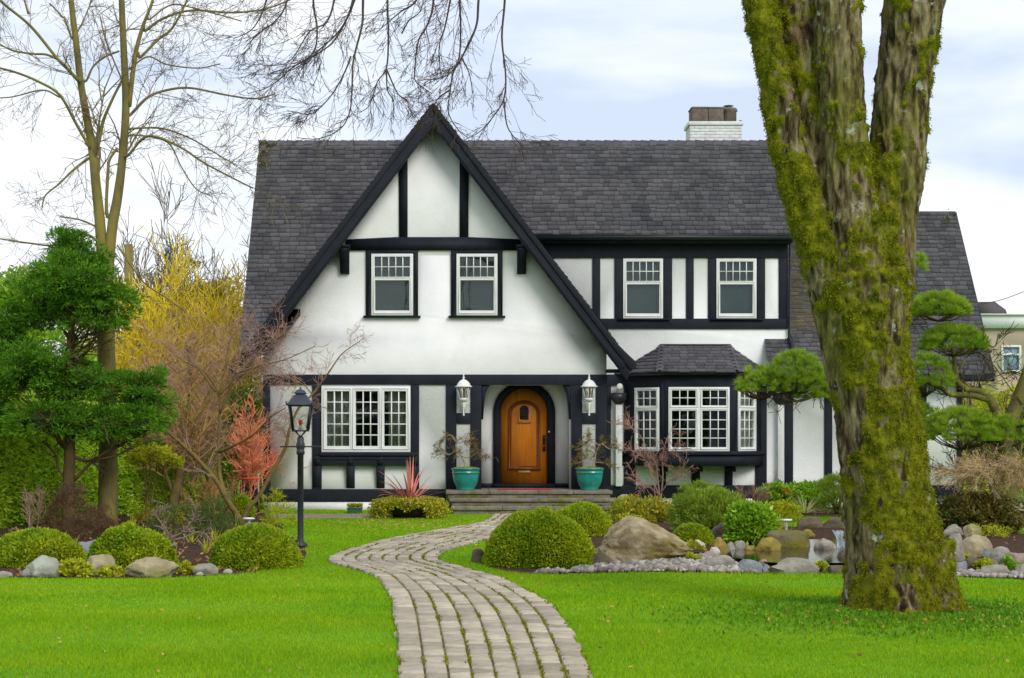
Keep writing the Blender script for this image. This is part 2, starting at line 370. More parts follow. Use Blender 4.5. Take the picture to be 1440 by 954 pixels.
def clumps(mb, lobes, nc, cr, per, L, Wd, mi=0, jit=0.5, up=-0.7, upb=0.3, flat=0.7, inner=0.15, fill=0.0):
    """crown: small clumps on the surfaces of big lobes (cx,cy,cz,rx,ry,rz)"""
    lobes = np.array(lobes); vol = lobes[:, 3]*lobes[:, 5]; pr = vol/vol.sum()
    idx = rs.choice(len(lobes), nc, p=pr); lb = lobes[idx]; d = sph(nc, up)
    kk = 1-rs.uniform(0, 1, nc)**2*inner*2+0.10*npnoise(d*3, 1.7)
    if fill > 0: kk = np.where(rs.uniform(0, 1, nc) < fill, rs.uniform(0.3, 0.9, nc), kk)
    cc = lb[:, :3]+d*lb[:, 3:]*kk[:, None]
    sz = cr*rs.uniform(0.6, 1.35, nc)
    ci = np.repeat(np.arange(nc), per); n = len(ci)
    dd = sph(n, -0.5); q = rs.uniform(0.3, 1, n)**0.5
    Pn = cc[ci]+dd*(sz[ci]*q)[:, None]*np.array([1, 1, flat])
    D = unit(dd+d[ci]*0.9+np.array([0, 0, upb]))
    leaves(mb, Pn, D, L, Wd, mi, jit)
    return cc

# ------------------------------------------------------------------ branches
def catmull(pts, k=5):
    pts = [np.array(p, float) for p in pts]; out = []
    pp = [2*pts[0]-pts[1]]+pts+[2*pts[-1]-pts[-2]]
    for i in range(1, len(pp)-2):
        a, b, c, d = pp[i-1:i+3]
        for j in range(k):
            t = j/k; out.append(0.5*((2*b)+(c-a)*t+(2*a-5*b+4*c-d)*t*t+(-a+3*b-3*c+d)*t**3))
    out.append(pts[-1]); return out
def twig(T, p, d, L, r, lev, o, n=4):
    """recursive thin branch; o: dict(wander, droop, ang, kids, ratio, up)"""
    p = np.array(p, float); d = np.array(d, float); d /= np.linalg.norm(d)+1e-9
    pts = [p.copy()]; dirs = [d.copy()]
    for i in range(n):
        d = d+np.array([random.gauss(0, 1), random.gauss(0, 1), random.gauss(0, 1)])*o['wander']+np.array([0, 0, o['up']])
        d /= np.linalg.norm(d); p = p+d*L/n; pts.append(p.copy()); dirs.append(d.copy())
    T.tube(pts, [max(r*(1-0.65*i/n), o['rmin']) for i in range(n+1)], 3, cap=False)
    if lev <= 0: return
    for k in range(o['kids']):
        i = random.randint(1, n); q = random.random()
        b = pts[i-1]*(1-q)+pts[i]*q; dd = dirs[i]
        ax = np.cross(dd, np.random.RandomState(random.randint(0, 10**8)).normal(0, 1, 3)); ax /= np.linalg.norm(ax)+1e-9
        a = R(random.uniform(*o['ang']))
        nd_ = dd*math.cos(a)+ax*math.sin(a)
        twig(T, b, nd_, L*random.uniform(*o['ratio']), max(r*0.55, o['rmin']), lev-1, o, max(3, n-1))
def limb(T, Tw, pts, r0, r1, nk, Lk, o, lev=1, n=6, t0=0.25, k=5, rk=0.4):
    """a limb through pts (world), side twigs into Tw"""
    c = catmull(pts, k); m = len(c)
    rad = [r0+(r1-r0)*(i/(m-1))**0.8 for i in range(m)]
    T.tube(c, rad, n)
    for j in range(nk):
        t = random.uniform(t0, 1); i = min(m-2, int(t*(m-1))); d = c[i+1]-c[i]; d = d/(np.linalg.norm(d)+1e-9)
        ax = np.cross(d, np.random.RandomState(random.randint(0, 10**8)).normal(0, 1, 3)); ax /= np.linalg.norm(ax)+1e-9
        a = R(random.uniform(*o['ang']))
        twig(Tw, c[i], d*math.cos(a)+ax*math.sin(a), Lk*random.uniform(0.5, 1.15)*(1.2-0.5*t), max(rad[i]*rk, o['rmin']), lev, o)
def opt(wander=0.16, up=0.0, ang=(25, 60), kids=5, ratio=(0.4, 0.7), rmin=0.003): return dict(wander=wander, up=up, ang=ang, kids=kids, ratio=ratio, rmin=rmin)
def pxl(pts, y, drift=0.0, ys=None):
    """photo-measured outline points turned into world points at depth y (drifting)"""
    n = len(pts); out = []
    for i, p in enumerate(pts):
        yy = y+drift*i/max(1, n-1)
        out.append(P(p[0], p[1], yy))
    return out
# ================================================================== GROUND
def inpoly(x, y, poly):
    poly = np.array(poly); r = np.zeros(len(x), bool); n = len(poly); j = n-1
    for i in range(n):
        xi, yi = poly[i]; xj, yj = poly[j]
        c = ((yi > y) != (yj > y)) & (x < (xj-xi)*(y-yi)/(yj-yi+1e-12)+xi); r ^= c; j = i
    return r
TREE = (X(1268, 13.95), 13.95)
def gh(x, y):
    """height of the lawn: a low mound round the big tree"""
    d2 = ((x-TREE[0])/1.25)**2+((y-TREE[1])/1.0)**2
    return 0.08*np.exp(-d2*1.3)
def axis(lo, a, b, hi, st):
    l = list(np.arange(a, b+1e-6, st)); k = st; p = a
    while p > lo: k *= 1.5; p -= k; l.insert(0, p)
    k = st; p = l[-1]
    while p < hi: k *= 1.5; p += k; l.append(p)
    return np.array(l)
gx = axis(-600, -9, 14, 600, 0.25); gy = axis(-300, 8, 38, 900, 0.25)
XX, YY = np.meshgrid(gx, gy); V = np.stack([XX.ravel(), YY.ravel(), gh(XX.ravel(), YY.ravel())], 1)
nx, ny = len(gx), len(gy); i0 = (np.arange(ny-1)[:, None]*nx+np.arange(nx-1)).ravel()
mb = MB(); mb.smooth = True; mb.nadd(V, np.stack([i0, i0+1, i0+nx+1, i0+nx], 1)); struct('lawn', mb, m_lawn)

# path edges (left, right), from the street to the steps
pairs = [((568, 1010), (845, 1010)), ((565, 954), (828, 954)), ((560, 900), (806, 900)), ((556, 862), (781, 862)), ((549, 835), (745, 836)), ((528, 812), (698, 815)),
         ((493, 800), (650, 801)), ((462, 789), (614, 789)), ((500, 773), (632, 774)), ((562, 757), (690, 759)), ((628, 745.5), (732, 748)), ((680, 735.5), (758, 737)), ((697, 724.5), (768, 724.5))]
Lc = np.array(catmull([G(*a) for a, b in pairs], 12)); Rc = np.array(catmull([G(*b) for a, b in pairs], 12))
Mid = (Lc+Rc)/2; seg = np.linalg.norm(np.diff(Mid, axis=0), axis=1); cs = np.concatenate([[0], np.cumsum(seg)]); LEN = cs[-1]
def pathpt(s, t):
    s = np.clip(s, 0, LEN); a = np.array([np.interp(s, cs, Lc[:, 0]), np.interp(s, cs, Lc[:, 1])]); b = np.array([np.interp(s, cs, Rc[:, 0]), np.interp(s, cs, Rc[:, 1])])
    return a*(1-t)+b*t
mb = MB()
ns = 160
for i in range(ns):
    s0, s1 = LEN*i/ns, LEN*(i+1)/ns; a, b, c, d = pathpt(s0, 0), pathpt(s0, 1), pathpt(s1, 1), pathpt(s1, 0)
    mb.mi = 1; mb.add([(*a, .020), (*b, .020), (*c, .020), (*d, .020)], [(0, 1, 2, 3)])
mb.mi = 0; ROW = 0.215
for k in range(8):
    s = -random.random()*ROW
    while s < LEN:
        ln = ROW*random.uniform(0.75, 1.25); a, b = max(s, 0)+0.012, min(s+ln, LEN)-0.012; s += ln
        if b-a < 0.05: continue
        t0, t1 = k/8+0.0065, (k+1)/8-0.0065
        if k == 0: t0 -= random.uniform(0, 0.03)
        if k == 7: t1 += random.uniform(0, 0.03)
        q = [pathpt(a, t0), pathpt(a, t1), pathpt(b, t1), pathpt(b, t0)]; cc = sum(q)/4; h = 0.036+random.uniform(-0.004, 0.004)
        tl = [random.uniform(-0.005, 0.005) for _ in range(4)]
        vs = [(*p, 0.002) for p in q]+[(*p, h-0.008) for p in q]
        for p, z in zip(q, tl):
            w = cc-p; w = w/np.linalg.norm(w)*0.016; vs.append((*(p+w), h+z))
        f = [(8, 9, 10, 11)]
        for i in range(4):
            j = (i+1) % 4; f += [(i, j, j+4, i+4), (i+4, j+4, j+8, i+8)]
        mb.add(vs, f)
struct('path', mb, [m_paver, m_joint])
PATHPOLY = [tuple(p) for p in Lc]+[tuple(p) for p in Rc[::-1]]

# planting beds (soil) and the strip of paving along the house
def sheet(name, pts, z, mat, wob=0.0):
    c = catmull([(*G(*p), z) for p in pts+[pts[0]]], 6)[:-1]
    mb = MB(); vs = [(p[0]+random.uniform(-wob, wob), p[1]+random.uniform(-wob, wob), z) for p in c]
    tr = tessellate_polygon([[Vector((v[0], v[1], 0)) for v in vs]]); mb.add(vs, [tuple(t) for t in tr]); struct(name, mb, mat)
    return [(v[0], v[1]) for v in vs]
BED1 = sheet('planting_bed', [(-90, 813), (60, 814), (180, 814), (300, 810), (380, 803), (425, 790), (428, 770), (405, 750), (388, 735), (372, 722), (330, 711), (240, 706), (100, 704), (-60, 706)], 0.008, m_soil, 0.02)
BED2 = sheet('rock_garden_bed', [(672, 792), (700, 802), (760, 809), (900, 806), (1040, 808), (1189, 809), (1330, 808), (1400, 812), (1500, 818), (1520, 780), (1440, 752), (1330, 742), (1200, 741), (1110, 741), (1080, 729), (1000, 727), (900, 724), (868, 722), (845, 735), (765, 752), (690, 775)], 0.008, m_soil, 0.02)
BED3 = sheet('wall_bed', [(1030, 724), (1180, 728), (1330, 730), (1330, 715.5), (1180, 715), (1030, 715)], 0.010, m_soil)
STRIP = [G(380, 730), G(548, 730), G(548, 723.5), G(380, 723.5)]
mb = MB(); mb.add([(p[0], p[1], 0.012) for p in STRIP], [(0, 1, 2, 3)]); struct('side_path', mb, m_conc)
BEDS = [PATHPOLY, BED1, BED2, BED3, STRIP]

# grass blades
def blades(ya, yb, dens, h, w):
    n = int(dens*0.345*(yb*yb-ya*ya)*1.02); y = np.sqrt(rs.uniform(ya*ya, yb*yb, n)); x = rs.uniform(-655, 815, n)*y/F
    keep = np.ones(n, bool)
    for b in BEDS: keep &= ~inpoly(x+rs.normal(0, 0.015, n), y+rs.normal(0, 0.015, n), b)
    keep &= ((x-TREE[0])**2+(y-TREE[1])**2) > 0.40
    keep &= ~((y > 31.9) & (x > -0.4) & (x < 3.6)); keep &= ~((x > -4.2) & (y > 33.9))
    x, y = x[keep], y[keep]; n = len(x); Pn = np.stack([x, y, gh(x, y)], 1)
    tall = 1+0.35*npnoise(Pn*np.array([1, 1, 0]), 1.4, 3)
    d = np.stack([rs.normal(0, .38, n), rs.normal(0, .38, n), np.ones(n)], 1)
    V = unit(d)*(h*tall*rs.uniform(0.6, 1.25, n))[:, None]; A = unit(np.stack([rs.normal(0, 1, n), rs.normal(0, .6, n), np.zeros(n)], 1))*w/2
    return np.stack([Pn-A, Pn+A, Pn+V], 1).reshape(-1, 3), n
mb = MB()
for a in ((9.3, 14, 4200, .030, .0058), (14, 20, 2200, .032, .009), (20, 34.5, 800, .034, .014)):
    V, n = blades(*a); mb.nadd(V, np.arange(3*n).reshape(-1, 3))
solo('grass', mb, m_blade, (0, 0, 0), 'short vivid green mown lawn grass on both sides of the paved path', 'grass', kind='stuff')
# clover and longer grass on the mound round the tree
n = 26000; r = np.abs(rs.normal(0, .72, n)); a = rs.uniform(0, 2*np.pi, n); x = TREE[0]+r*np.cos(a)*1.25; y = TREE[1]-0.1+r*np.sin(a)*1.0
k = ((x-TREE[0])**2+(y-TREE[1])**2 > 0.33); x, y = x[k], y[k]; Pn = np.stack([x, y, gh(x, y)], 1)
mb = MB(); leaves(mb, Pn, np.stack([rs.normal(0, .5, len(x)), rs.normal(0, .5, len(x)), np.ones(len(x))], 1), 0.045, 0.02, jit=0.5)
solo('clover', mb, m_clover, (0, 0, 0), 'darker clover and rough grass on the mound at the foot of the mossy tree', 'ground cover', kind='stuff')
# dead leaves on lawn and path
n = 800; y = np.sqrt(rs.uniform(9.5**2, 33**2, n)); x = rs.uniform(-640, 800, n)*y/F
n2 = 500; bx, by = G(560, 738); x = np.concatenate([x, bx+rs.normal(0, .9, n2)]); y = np.concatenate([y, by+rs.normal(0, .8, n2)])
n3 = 300; x = np.concatenate([x, TREE[0]+rs.normal(0.2, .8, n3)]); y = np.concatenate([y, TREE[1]-.4+rs.normal(0, .5, n3)])
Pn = np.stack([x, y, gh(x, y)+.03], 1)
mb = MB(); leaves(mb, Pn, np.stack([rs.normal(0, 1, len(x)), rs.normal(0, 1, len(x)), rs.normal(0, .2, len(x))], 1), 0.038, 0.022, jit=0.1)
solo('fallen_leaves', mb, m_deadleaf, (0, 0, 0), 'dry yellow and brown leaves scattered over the lawn', 'leaves', kind='stuff')
# moss and grass tufts growing in the path joints
pts = []
for i in range(5200):
    s = random.uniform(0, LEN); t = random.choice(range(1, 8))/8+random.gauss(0, .006)
    if random.random() < 0.12: t = random.choice((-0.005, 1.005))+random.gauss(0, .01)
    p = pathpt(s, t)
    if mnoise.noise(Vector((p[0]*1.6, p[1]*1.6, t*3))) > -0.02: pts.append((p[0], p[1], .028))
Pn = np.array(pts); mb = MB(); leaves(mb, np.repeat(Pn, 3, 0)+rs.normal(0, .006, (len(Pn)*3, 3))*np.array([1, 1, 0]), np.array([[0, 0, 1.]])+rs.normal(0, .4, (len(Pn)*3, 3)), .024, .010, jit=.3)
solo('joint_moss', mb, m_mossy, (0, 0, 0), 'yellow-green moss and weeds growing in the joints of the paved path', 'moss', kind='stuff')

# ================================================================== HOUSE
YF, YB, YD = 34.0, 35.5, 34.8
fx = lambda p: X(p, YF); fz = lambda p: Z(p, YF)
bx_ = lambda p: X(p, YB); bz = lambda p: Z(p, YB)
H = thing('house', (1.5, 34.0, 0), 'white stucco mock tudor house with black timbers, a tall front gable and grey shingle roof', 'house')

def shingles(mb, poly, ex=0.13, tw=0.22, th=0.024):
    """courses of shingle tabs over a convex planar polygon"""
    p = [np.array(q, float) for q in poly]
    n = np.cross(p[1]-p[0], p[2]-p[0]); n /= np.linalg.norm(n)
    if n[2] < 0: n = -n
    u = np.cross(np.array([0, 0, 1.]), n); u /= np.linalg.norm(u); v = np.cross(n, u)
    if v[2] < 0: v = -v; u = -u
    o = p[0]; q2 = [((q-o)@u, (q-o)@v) for q in p]
    vmin = min(q[1] for q in q2); vmax = max(q[1] for q in q2)
    def rng_(v_):
        xs = []
        for i in range(len(q2)):
            (x0, y0), (x1, y1) = q2[i], q2[(i+1) % len(q2)]
            if abs(y1-y0) < 1e-6:
                if abs(v_-y0) < 1e-4: xs += [x0, x1]
                continue
            t = (v_-y0)/(y1-y0)
            if -1e-6 <= t <= 1+1e-6: xs.append(x0+t*(x1-x0))
        return (min(xs), max(xs)) if xs else None
    rows = max(1, int(round((vmax-vmin)/ex))); e2 = (vmax-vmin)/rows
    for r in range(rows):
        v0, v1 = vmin+r*e2, vmin+(r+1)*e2; a = rng_(v0+1e-5); b = rng_(v1-1e-5)
        if not a or not b: continue
        w = a[1]-a[0]; x = a[0]-random.random()*tw; cuts = []
        lo, hi = min(a[0], b[0]), max(a[1], b[1])
        while x < hi:
            cuts.append(x); x += tw*random.uniform(0.55, 1.25)
        cuts.append(hi+tw)
        for i in range(len(cuts)-1):
            c0, c1 = cuts[i], cuts[i+1]
            x00, x01 = max(c0, a[0]), min(c1, a[1]); x10, x11 = max(c0, b[0]), min(c1, b[1])
            if x01 <= x00 and x11 <= x10: continue
            if x01 < x00: x00 = x01 = (a[0] if c1 < a[0] else a[1])
            if x11 < x10: x10 = x11 = (b[0] if c1 < b[0] else b[1])
            dv = -random.choice((0, 0, 0.014, 0.03)); h = th*random.uniform(0.8, 1.35)
            c = lambda uu, vv, hh: tuple(o+u*uu+v*vv+n*hh)
            g = 0.004
            vs = [c(x00+g, v0+dv, 0), c(x01-g, v0+dv, 0), c(x01-g, v0+dv, h), c(x00+g, v0+dv, h), c(x11-g, v1+0.01, 0.002), c(x10+g, v1+0.01, 0.002)]
            mb.add(vs, [(0, 1, 2, 3), (3, 2, 4, 5)])
    return mb
SL = 1.5; RY, RZ = 36.8, 8.62
def zmain(y): return RZ-SL*(RY-y)
LV, RV = -4.66, 7.72
# front gable roof lines
AX, AZ_, GS = X(609, 33.55), Z(145.5, 33.55), 1.307
def gl(z): return AX-(AZ_-z)/GS
def gr(z): return AX+(AZ_-z)/GS
def ymain(z): return RY-(RZ-z)/SL
# roofs
rt = MB()
zl = zmain(33.36)
shingles(rt, [(LV, 33.36, zl), (gl(zl)+0.25, 33.36, zl), (gl(RZ)+0.3, RY, RZ), (LV, RY, RZ)] if gl(zl)+.25 > LV+.05 else [(LV, 33.36, zl), (LV+0.3, 33.36, zl), (gl(RZ)+0.3, RY, RZ), (LV, RY, RZ)])
ze = zmain(35.2)
shingles(rt, [(gr(ze)-0.4, 35.2, ze), (RV, 35.2, ze), (RV, RY, RZ), (gr(RZ)-0.2, RY, RZ)])
shingles(rt, [(LV, RY, RZ), (RV, RY, RZ), (RV, 40.4, RZ-SL*3.6), (LV, 40.4, RZ-SL*3.6)], 0.25, 0.5)
roof = part('roof', rt, m_shingle, H)
# ridge caps
rc = MB(); x = LV
while x < RV:
    w = 0.24; y0 = RY; h = random.uniform(0.0, 0.012)
    rc.add([(x, y0-.12, RZ-.15+h), (x+w, y0-.12, RZ-.158+h), (x+w, y0, RZ+.03), (x, y0, RZ+.045+h), (x, y0+.12, RZ-.15+h), (x+w, y0+.12, RZ-.158+h)], [(0, 1, 2, 3), (3, 2, 5, 4)]); x += w*0.9
part('ridge_cap', rc, m_shingle, roof)
# roof deck under shingles (solid), verge boards and moss
dk = MB()
def slab(mb, poly, t, axis_=(0, 0, -1)):
    n = len(poly); vs = [tuple(q) for q in poly]+[(q[0]+axis_[0]*t, q[1]+axis_[1]*t, q[2]+axis_[2]*t) for q in poly]
    fs = [tuple(range(n)), tuple(range(2*n-1, n-1, -1))]+[(i, (i+1) % n, n+(i+1) % n, n+i) for i in range(n)]; mb.add(vs, fs)
e_ = 0.004
slab(dk, [(LV+.02, 33.40, zmain(33.40)-e_), (gl(3.9)+.2, 33.40, zmain(33.40)-e_), (gl(RZ)+.3, RY, RZ-e_), (LV+.02, RY, RZ-e_)], .14)
slab(dk, [(gr(ze)-.4, 35.22, zmain(35.22)-e_), (RV-.02, 35.22, zmain(35.22)-e_), (RV-.02, RY, RZ-e_), (gr(RZ)-.3, RY, RZ-e_)], .14)
slab(dk, [(LV+.02, RY, RZ-e_), (RV-.02, RY, RZ-e_), (RV-.02, 40.38, RZ-SL*3.58-e_), (LV+.02, 40.38, RZ-SL*3.58-e_)], .14)
part('roof_deck', dk, m_dark, roof)
# cross gable roof
gt = MB(); GF = 33.48
zb = 3.2
def gp(side, z, y): return ((gl(z) if side < 0 else gr(z)), y, z)
for sd in (-1, 1):
    zt = AZ_-0.01; pl = []
    # polygon on the gable slope: front edge straight, back edge follows the main roof
    shingles(gt, [gp(sd, zb, GF), gp(sd, zb+.0, max(ymain(zb), GF+.35)), gp(sd, zt, RY+.12), gp(sd, zt, GF)])
groof = part('gable_roof', gt, m_shingle, H)
gd = MB()
for sd in (-1, 1):
    slab(gd, [tuple(np.array(gp(sd, zb, GF+.02))-np.array([0, 0, .006])), tuple(np.array(gp(sd, zb, max(ymain(zb), GF+.45)))-np.array([0, 0, .006])), tuple(np.array(gp(sd, AZ_, RY+.1))-np.array([0, 0, .006])), tuple(np.array(gp(sd, AZ_, GF+.02))-np.array([0, 0, .006]))], .16)
part('gable_roof_deck', gd, m_dark, groof)
# moss on the roof corner and on the ridge
ms = MB()
def mosspatch(cx, cy, w, h, n, plane):
    for _ in range(1):
        px_ = cx+rs.normal(0, w/2.2, n); py_ = cy+rs.normal(0, h/2.2, n); pts = []
        for a, b in zip(px_, py_):
            if mnoise.noise(Vector((a*.12, b*.12, 3))) < -0.05: continue
            # ray to the main roof plane z = RZ - SL*(RY-y)
            k = (HY-b)/F; y = (RZ-SL*RY-EYE)/(k-SL)
            if plane == 'wing': y = (WZ-SL*WR-EYE)/(k-SL)
            pts.append((X(a, y), y-.01, EYE+k*y+.02))
        if pts: Pn = np.array(pts); leaves(ms, Pn, np.array([[0, -.6, .8]])+np.zeros_like(Pn), .035, .035, jit=.6)
WR, WZ = 37.66, 7.09
mosspatch(369, 218, 12, 26, 700, 'main'); mosspatch(384, 205, 16, 4, 120, 'main'); mosspatch(470, 218, 6, 4, 30, 'main'); mosspatch(1336, 306, 9, 9, 160, 'wing')
part('roof_moss', ms, m_roofmoss, H)['kind'] = 'stuff'

# wing roof
wr = MB(); WL0, WR1 = 7.66, 12.18
def zw(y): return WZ-SL*(WR-y)
shingles(wr, [(WL0, 34.95, zw(34.95)), (WR1, 34.95, zw(34.95)), (WR1, WR, WZ), (WL0, WR, WZ)])
wroof = part('wing_roof', wr, m_shingle, H)
wm = MB(); shingles(wm, [(7.655, 35.62, zw(35.62)+.012), (9.0, 35.62, zw(35.62)+.012), (9.0, 37.2, zw(37.2)+.012), (7.655, 37.2, zw(37.2)+.012)]); part('mossy_shingles', wm, m_shingle_moss, wroof, label='yellowish mossy shingles beside the corner of the upper wall')
w2 = MB(); shingles(w2, [(bx_(1075), 34.95, zw(34.95)), (WL0, 34.95, zw(34.95)), (WL0, 35.5, zw(35.5)), (bx_(1075), 35.5, zw(35.5))]); part('roof_return', w2, m_shingle, wroof)
wd = MB()
slab(wd, [(WL0+.02, 34.98, zw(34.98)-e_), (WR1-.02, 34.98, zw(34.98)-e_), (WR1-.02, WR, WZ-e_), (WL0+.02, WR, WZ-e_)], .14)
slab(wd, [(WL0, WR, WZ), (WR1-.02, WR, WZ), (WR1-.02, 40.5, WZ-SL*2.84), (WL0, 40.5, WZ-SL*2.84)], .14)
slab(wd, [(bx_(1075)+.02, 34.98, zw(34.98)-e_), (WL0, 34.98, zw(34.98)-e_), (WL0, 35.49, zw(35.49)-e_), (bx_(1075)+.02, 35.49, zw(35.49)-e_)], .12)
part('wing_roof_deck', wd, m_dark, wroof)
wf = MB(); wf.tube([(WL0-.02, 35.49, zw(35.49)+.03), (WL0+.12, 35.0, zw(35.0)+.05)], .045, 4); wf.box(bx_(1075), WR1, 34.93, 34.97, zw(34.95)-.17, zw(34.95)-.02)
part('eave_board', wf, m_dark, wroof)
vb = MB()
for x in (WR1,): vb.tube([(x, WR, WZ-.03), (x, 34.95, zw(34.95)-.03)], .03, 4)
part('verge_board', vb, m_dark, wroof)

# walls -------------------------------------------------------------
def rect(x0, x1, z0, z1): return [(x0, z0), (x1, z0), (x1, z1), (x0, z1)]
ZT0 = fz(706)
XL, XR = fx(371), fx(853)
def dheight(px, py0, py1): return fz(py0), fz(py1)
winA = (fx(457), fx(573), fz(632), fz(547))          # ground floor left triple window
winU = [(fx(524.5), fx(579), fz(442), fz(359.5)), (fx(644), fx(697.5), fz(442), fz(359.5))]
porch = (fx(677), fx(803))
zwl = lambda x: AZ_-abs(x-AX)*GS-0.16
poly = [(XL, 0.10), (porch[0], 0.10), (porch[0], fz(541)), (porch[1], fz(541)), (porch[1], 0.10), (XR, 0.10), (XR, min(zwl(XR), 9)), (AX, AZ_-.16), (XL, min(zwl(XL), 9))]
fw = MB(); fw.prism(poly, YF, YF+.28, [rect(*winA), rect(*winU[0]), rect(*winU[1])]); part('front_wall', fw, m_stucco, H, recalc=True)
pw = MB()                                              # porch recess wall with the arched opening
def arch(cx, hw, z0, zs, n=20, top=None):
    rr = hw; h = (top-zs) if top else rr
    return [(cx-hw, z0)]+[(cx-hw*math.cos(math.pi*i/n), zs+h*math.sin(math.pi*i/n)) for i in range(n+1)]+[(cx+hw, z0)]
dx = lambda p: X(p, YD); dz = lambda p: Z(p, YD)
DCX = dx(737); DHW = dx(769.8)-DCX; DTOP = dz(547); DZS = DTOP-DHW*1.0; DZ0 = 0.56
pa = arch(DCX, DHW+.02, 0.47, DZS, 24, DTOP+.02)
pol = [(porch[0]-.1, 0.45), (DCX-DHW-.02, 0.45)]+pa[1:-1]+[(DCX+DHW+.02, 0.45), (porch[1]+.1, 0.45), (porch[1]+.1, fz(538)), (porch[0]-.1, fz(538))]
pw.prism(pol, YD, YD+.2); part('porch_wall', pw, m_stucco, H, recalc=True)
ps = MB(); ps.box(porch[0]-.1, porch[0], YF+.281, YD, .45, fz(541)); ps.box(porch[1], porch[1]+.1, YF+.281, YD, .45, fz(541)); ps.box(porch[0]-.1, porch[1]+.1, YF+.01, YD, fz(541)+.002, fz(541)+.1)
part('porch_side_wall', ps, m_stucco, H)
# right hand wall, upper and lower (plane YB)
BAY = dict(x0=bx_(877), x1=X(933, 34.7), x2=X(1032, 34.7), x3=bx_(1072), y=34.7, z0=Z(655, 34.9), z1=Z(526, 34.7))
wins2 = [(bx_(878), bx_(930), bz(446.5), bz(366)), (bx_(1009), bx_(1061), bz(446.5), bz(366))]
WX1 = bx_(1353)
rw = MB(); rw.prism([(XR-.3, 0.1), (WX1, .1), (WX1, zw(YB)-.15), (7.63, zw(YB)-.15), (bx_(1107), bz(340)), (gr(6.0)-.6, bz(340)), (XR-.3, 4.2)], YB, YB+.25,
   [rect(*wins2[0]), rect(*wins2[1]), rect(BAY['x0']+.15, BAY['x3']-.15, BAY['z0']+.05, BAY['z1']-.15)])
part('right_wall', rw, m_stucco, H, recalc=True)
sw = MB()
sw.box(XL, XL+.2, YF+.28, 40.2, .1, 3.9); sw.box(XR-.25, XR, YF+.28, YB, .1, 3.6)
sw.prism([(36.8-3.3, .1), (36.8+3.3, .1), (36.8+3.3, 3.6), (36.8, RZ-.2), (36.8-3.3+.5, zmain(34.0)-.2), (33.98, .1)][0:0] or [(34.29, .1), (40.2, .1), (40.2, 3.5), (36.8, RZ-.2), (34.29, zmain(34.29)-.2)], 0, .2) if False else None
def sidegable(mb, x0, x1, pts):
    n = len(pts); vs = [(x0, p[0], p[1]) for p in pts]+[(x1, p[0], p[1]) for p in pts]
    mb.add(vs, [tuple(range(n)), tuple(range(2*n-1, n-1, -1))]+[(i, (i+1) % n, n+(i+1) % n, n+i) for i in range(n)])
sidegable(sw, XL+.001, XL+.19, [(34.29, 3.9), (40.2, 3.9), (36.8, RZ-.2)])
sidegable(sw, 7.44, 7.64, [(35.76, .1), (40.2, .1), (40.2, 3.5), (36.8, RZ-.2), (35.76, zmain(35.76)-.2)])
sidegable(sw, WX1-.2, WX1-.002, [(35.76, .1), (40.0, .1), (40.0, 3.4), (37.66, WZ-.2), (35.76, zw(35.76)-.2)])
sw.box(XL, WX1, 40.21, 40.4, .1, 3.6)
part('side_wall', sw, m_stucco, H)
fl = MB(); fl.box(XL+.21, XR-.3, YF+.3, 35.8, 3.20, 3.35); fl.box(XL+.21, 7.4, 35.802, 40.1, 3.20, 3.35); fl.box(XL+.21, XR-.3, YD+.21, 35.8, .2, .4); fl.box(XL+.21, WX1-.25, 35.802, 40.1, .2, .4); fl.box(XL+.21, 7.4, 38.2, 38.4, .4, 7.0); part('interior_floor', fl, m_inside, H)
# plinth
pl = MB(); pl.box(XL+.02, X(627, 33.97), YF-.028, YF+.2, -.05, fz(706)-.004); pl.box(XR+.05, WX1+.01, YB-.028, YB+.2, -.05, bz(700.7)-.004); part('plinth', pl, m_stucco, H)

# timbers ------------------------------------------------------------
def timber(name, x0, x1, z0, z1, y, t=.034, **k):
    m = MB(); m.box(x0, x1, y-t, y+.002, z0, z1); return part(name, m, m_dark, H, bevel=.006, **k)
B0, B1 = fz(706), fz(688)
def tf(name, a, b, c, d, t=.034): return timber(name, fx(a), fx(b), fz(d), fz(c), YF, t)
tf('timber_beam', 370, 853.5, 527, 541.5, .045)
tf('base_board', 370, 627, 688, 706, .04)
for a, b in ((370, 380), (439, 452), (577.5, 589.5), (627, 642)): tf('timber_post', a, b, 542, 688)
tf('timber_post', 661.7, 677, 542, 688); tf('timber_post', 803, 818.5, 542, 688); tf('timber_post', 838, 853.4, 542, 688)
for a, b in ((642.1, 661.6), (818.6, 837.9)): tf('timber_rail', a, b, 581, 596.5); tf('timber_rail', a, b, 541.6, 545)
# porch brackets (curved) either side
for sd, a in ((1, 677.1), (-1, 802.9)):
    m = MB(); x0 = fx(a); w = fx(11.8+640)*1.0
    pts = [(x0, fz(541.6)), (x0+sd*w, fz(541.6)), (x0+sd*w*.72, fz(547)), (x0+sd*w*.48, fz(555)), (x0+sd*w*.34, fz(566)), (x0+sd*w*.26, fz(580)), (x0+sd*w*.2, fz(590)), (x0, fz(590))]
    m.prism(pts, YF+.0, YF+.16); part('porch_bracket', m, m_dark, H, recalc=True)
for q0, q1 in ((porch[0]+.002, DCX-DHW-.17), (DCX+DHW+.17, porch[1]-.002)):
    pb = MB(); pb.box(q0, q1, YD-.03, YD, .46, .56); part('skirting_board', pb, m_dark, H)
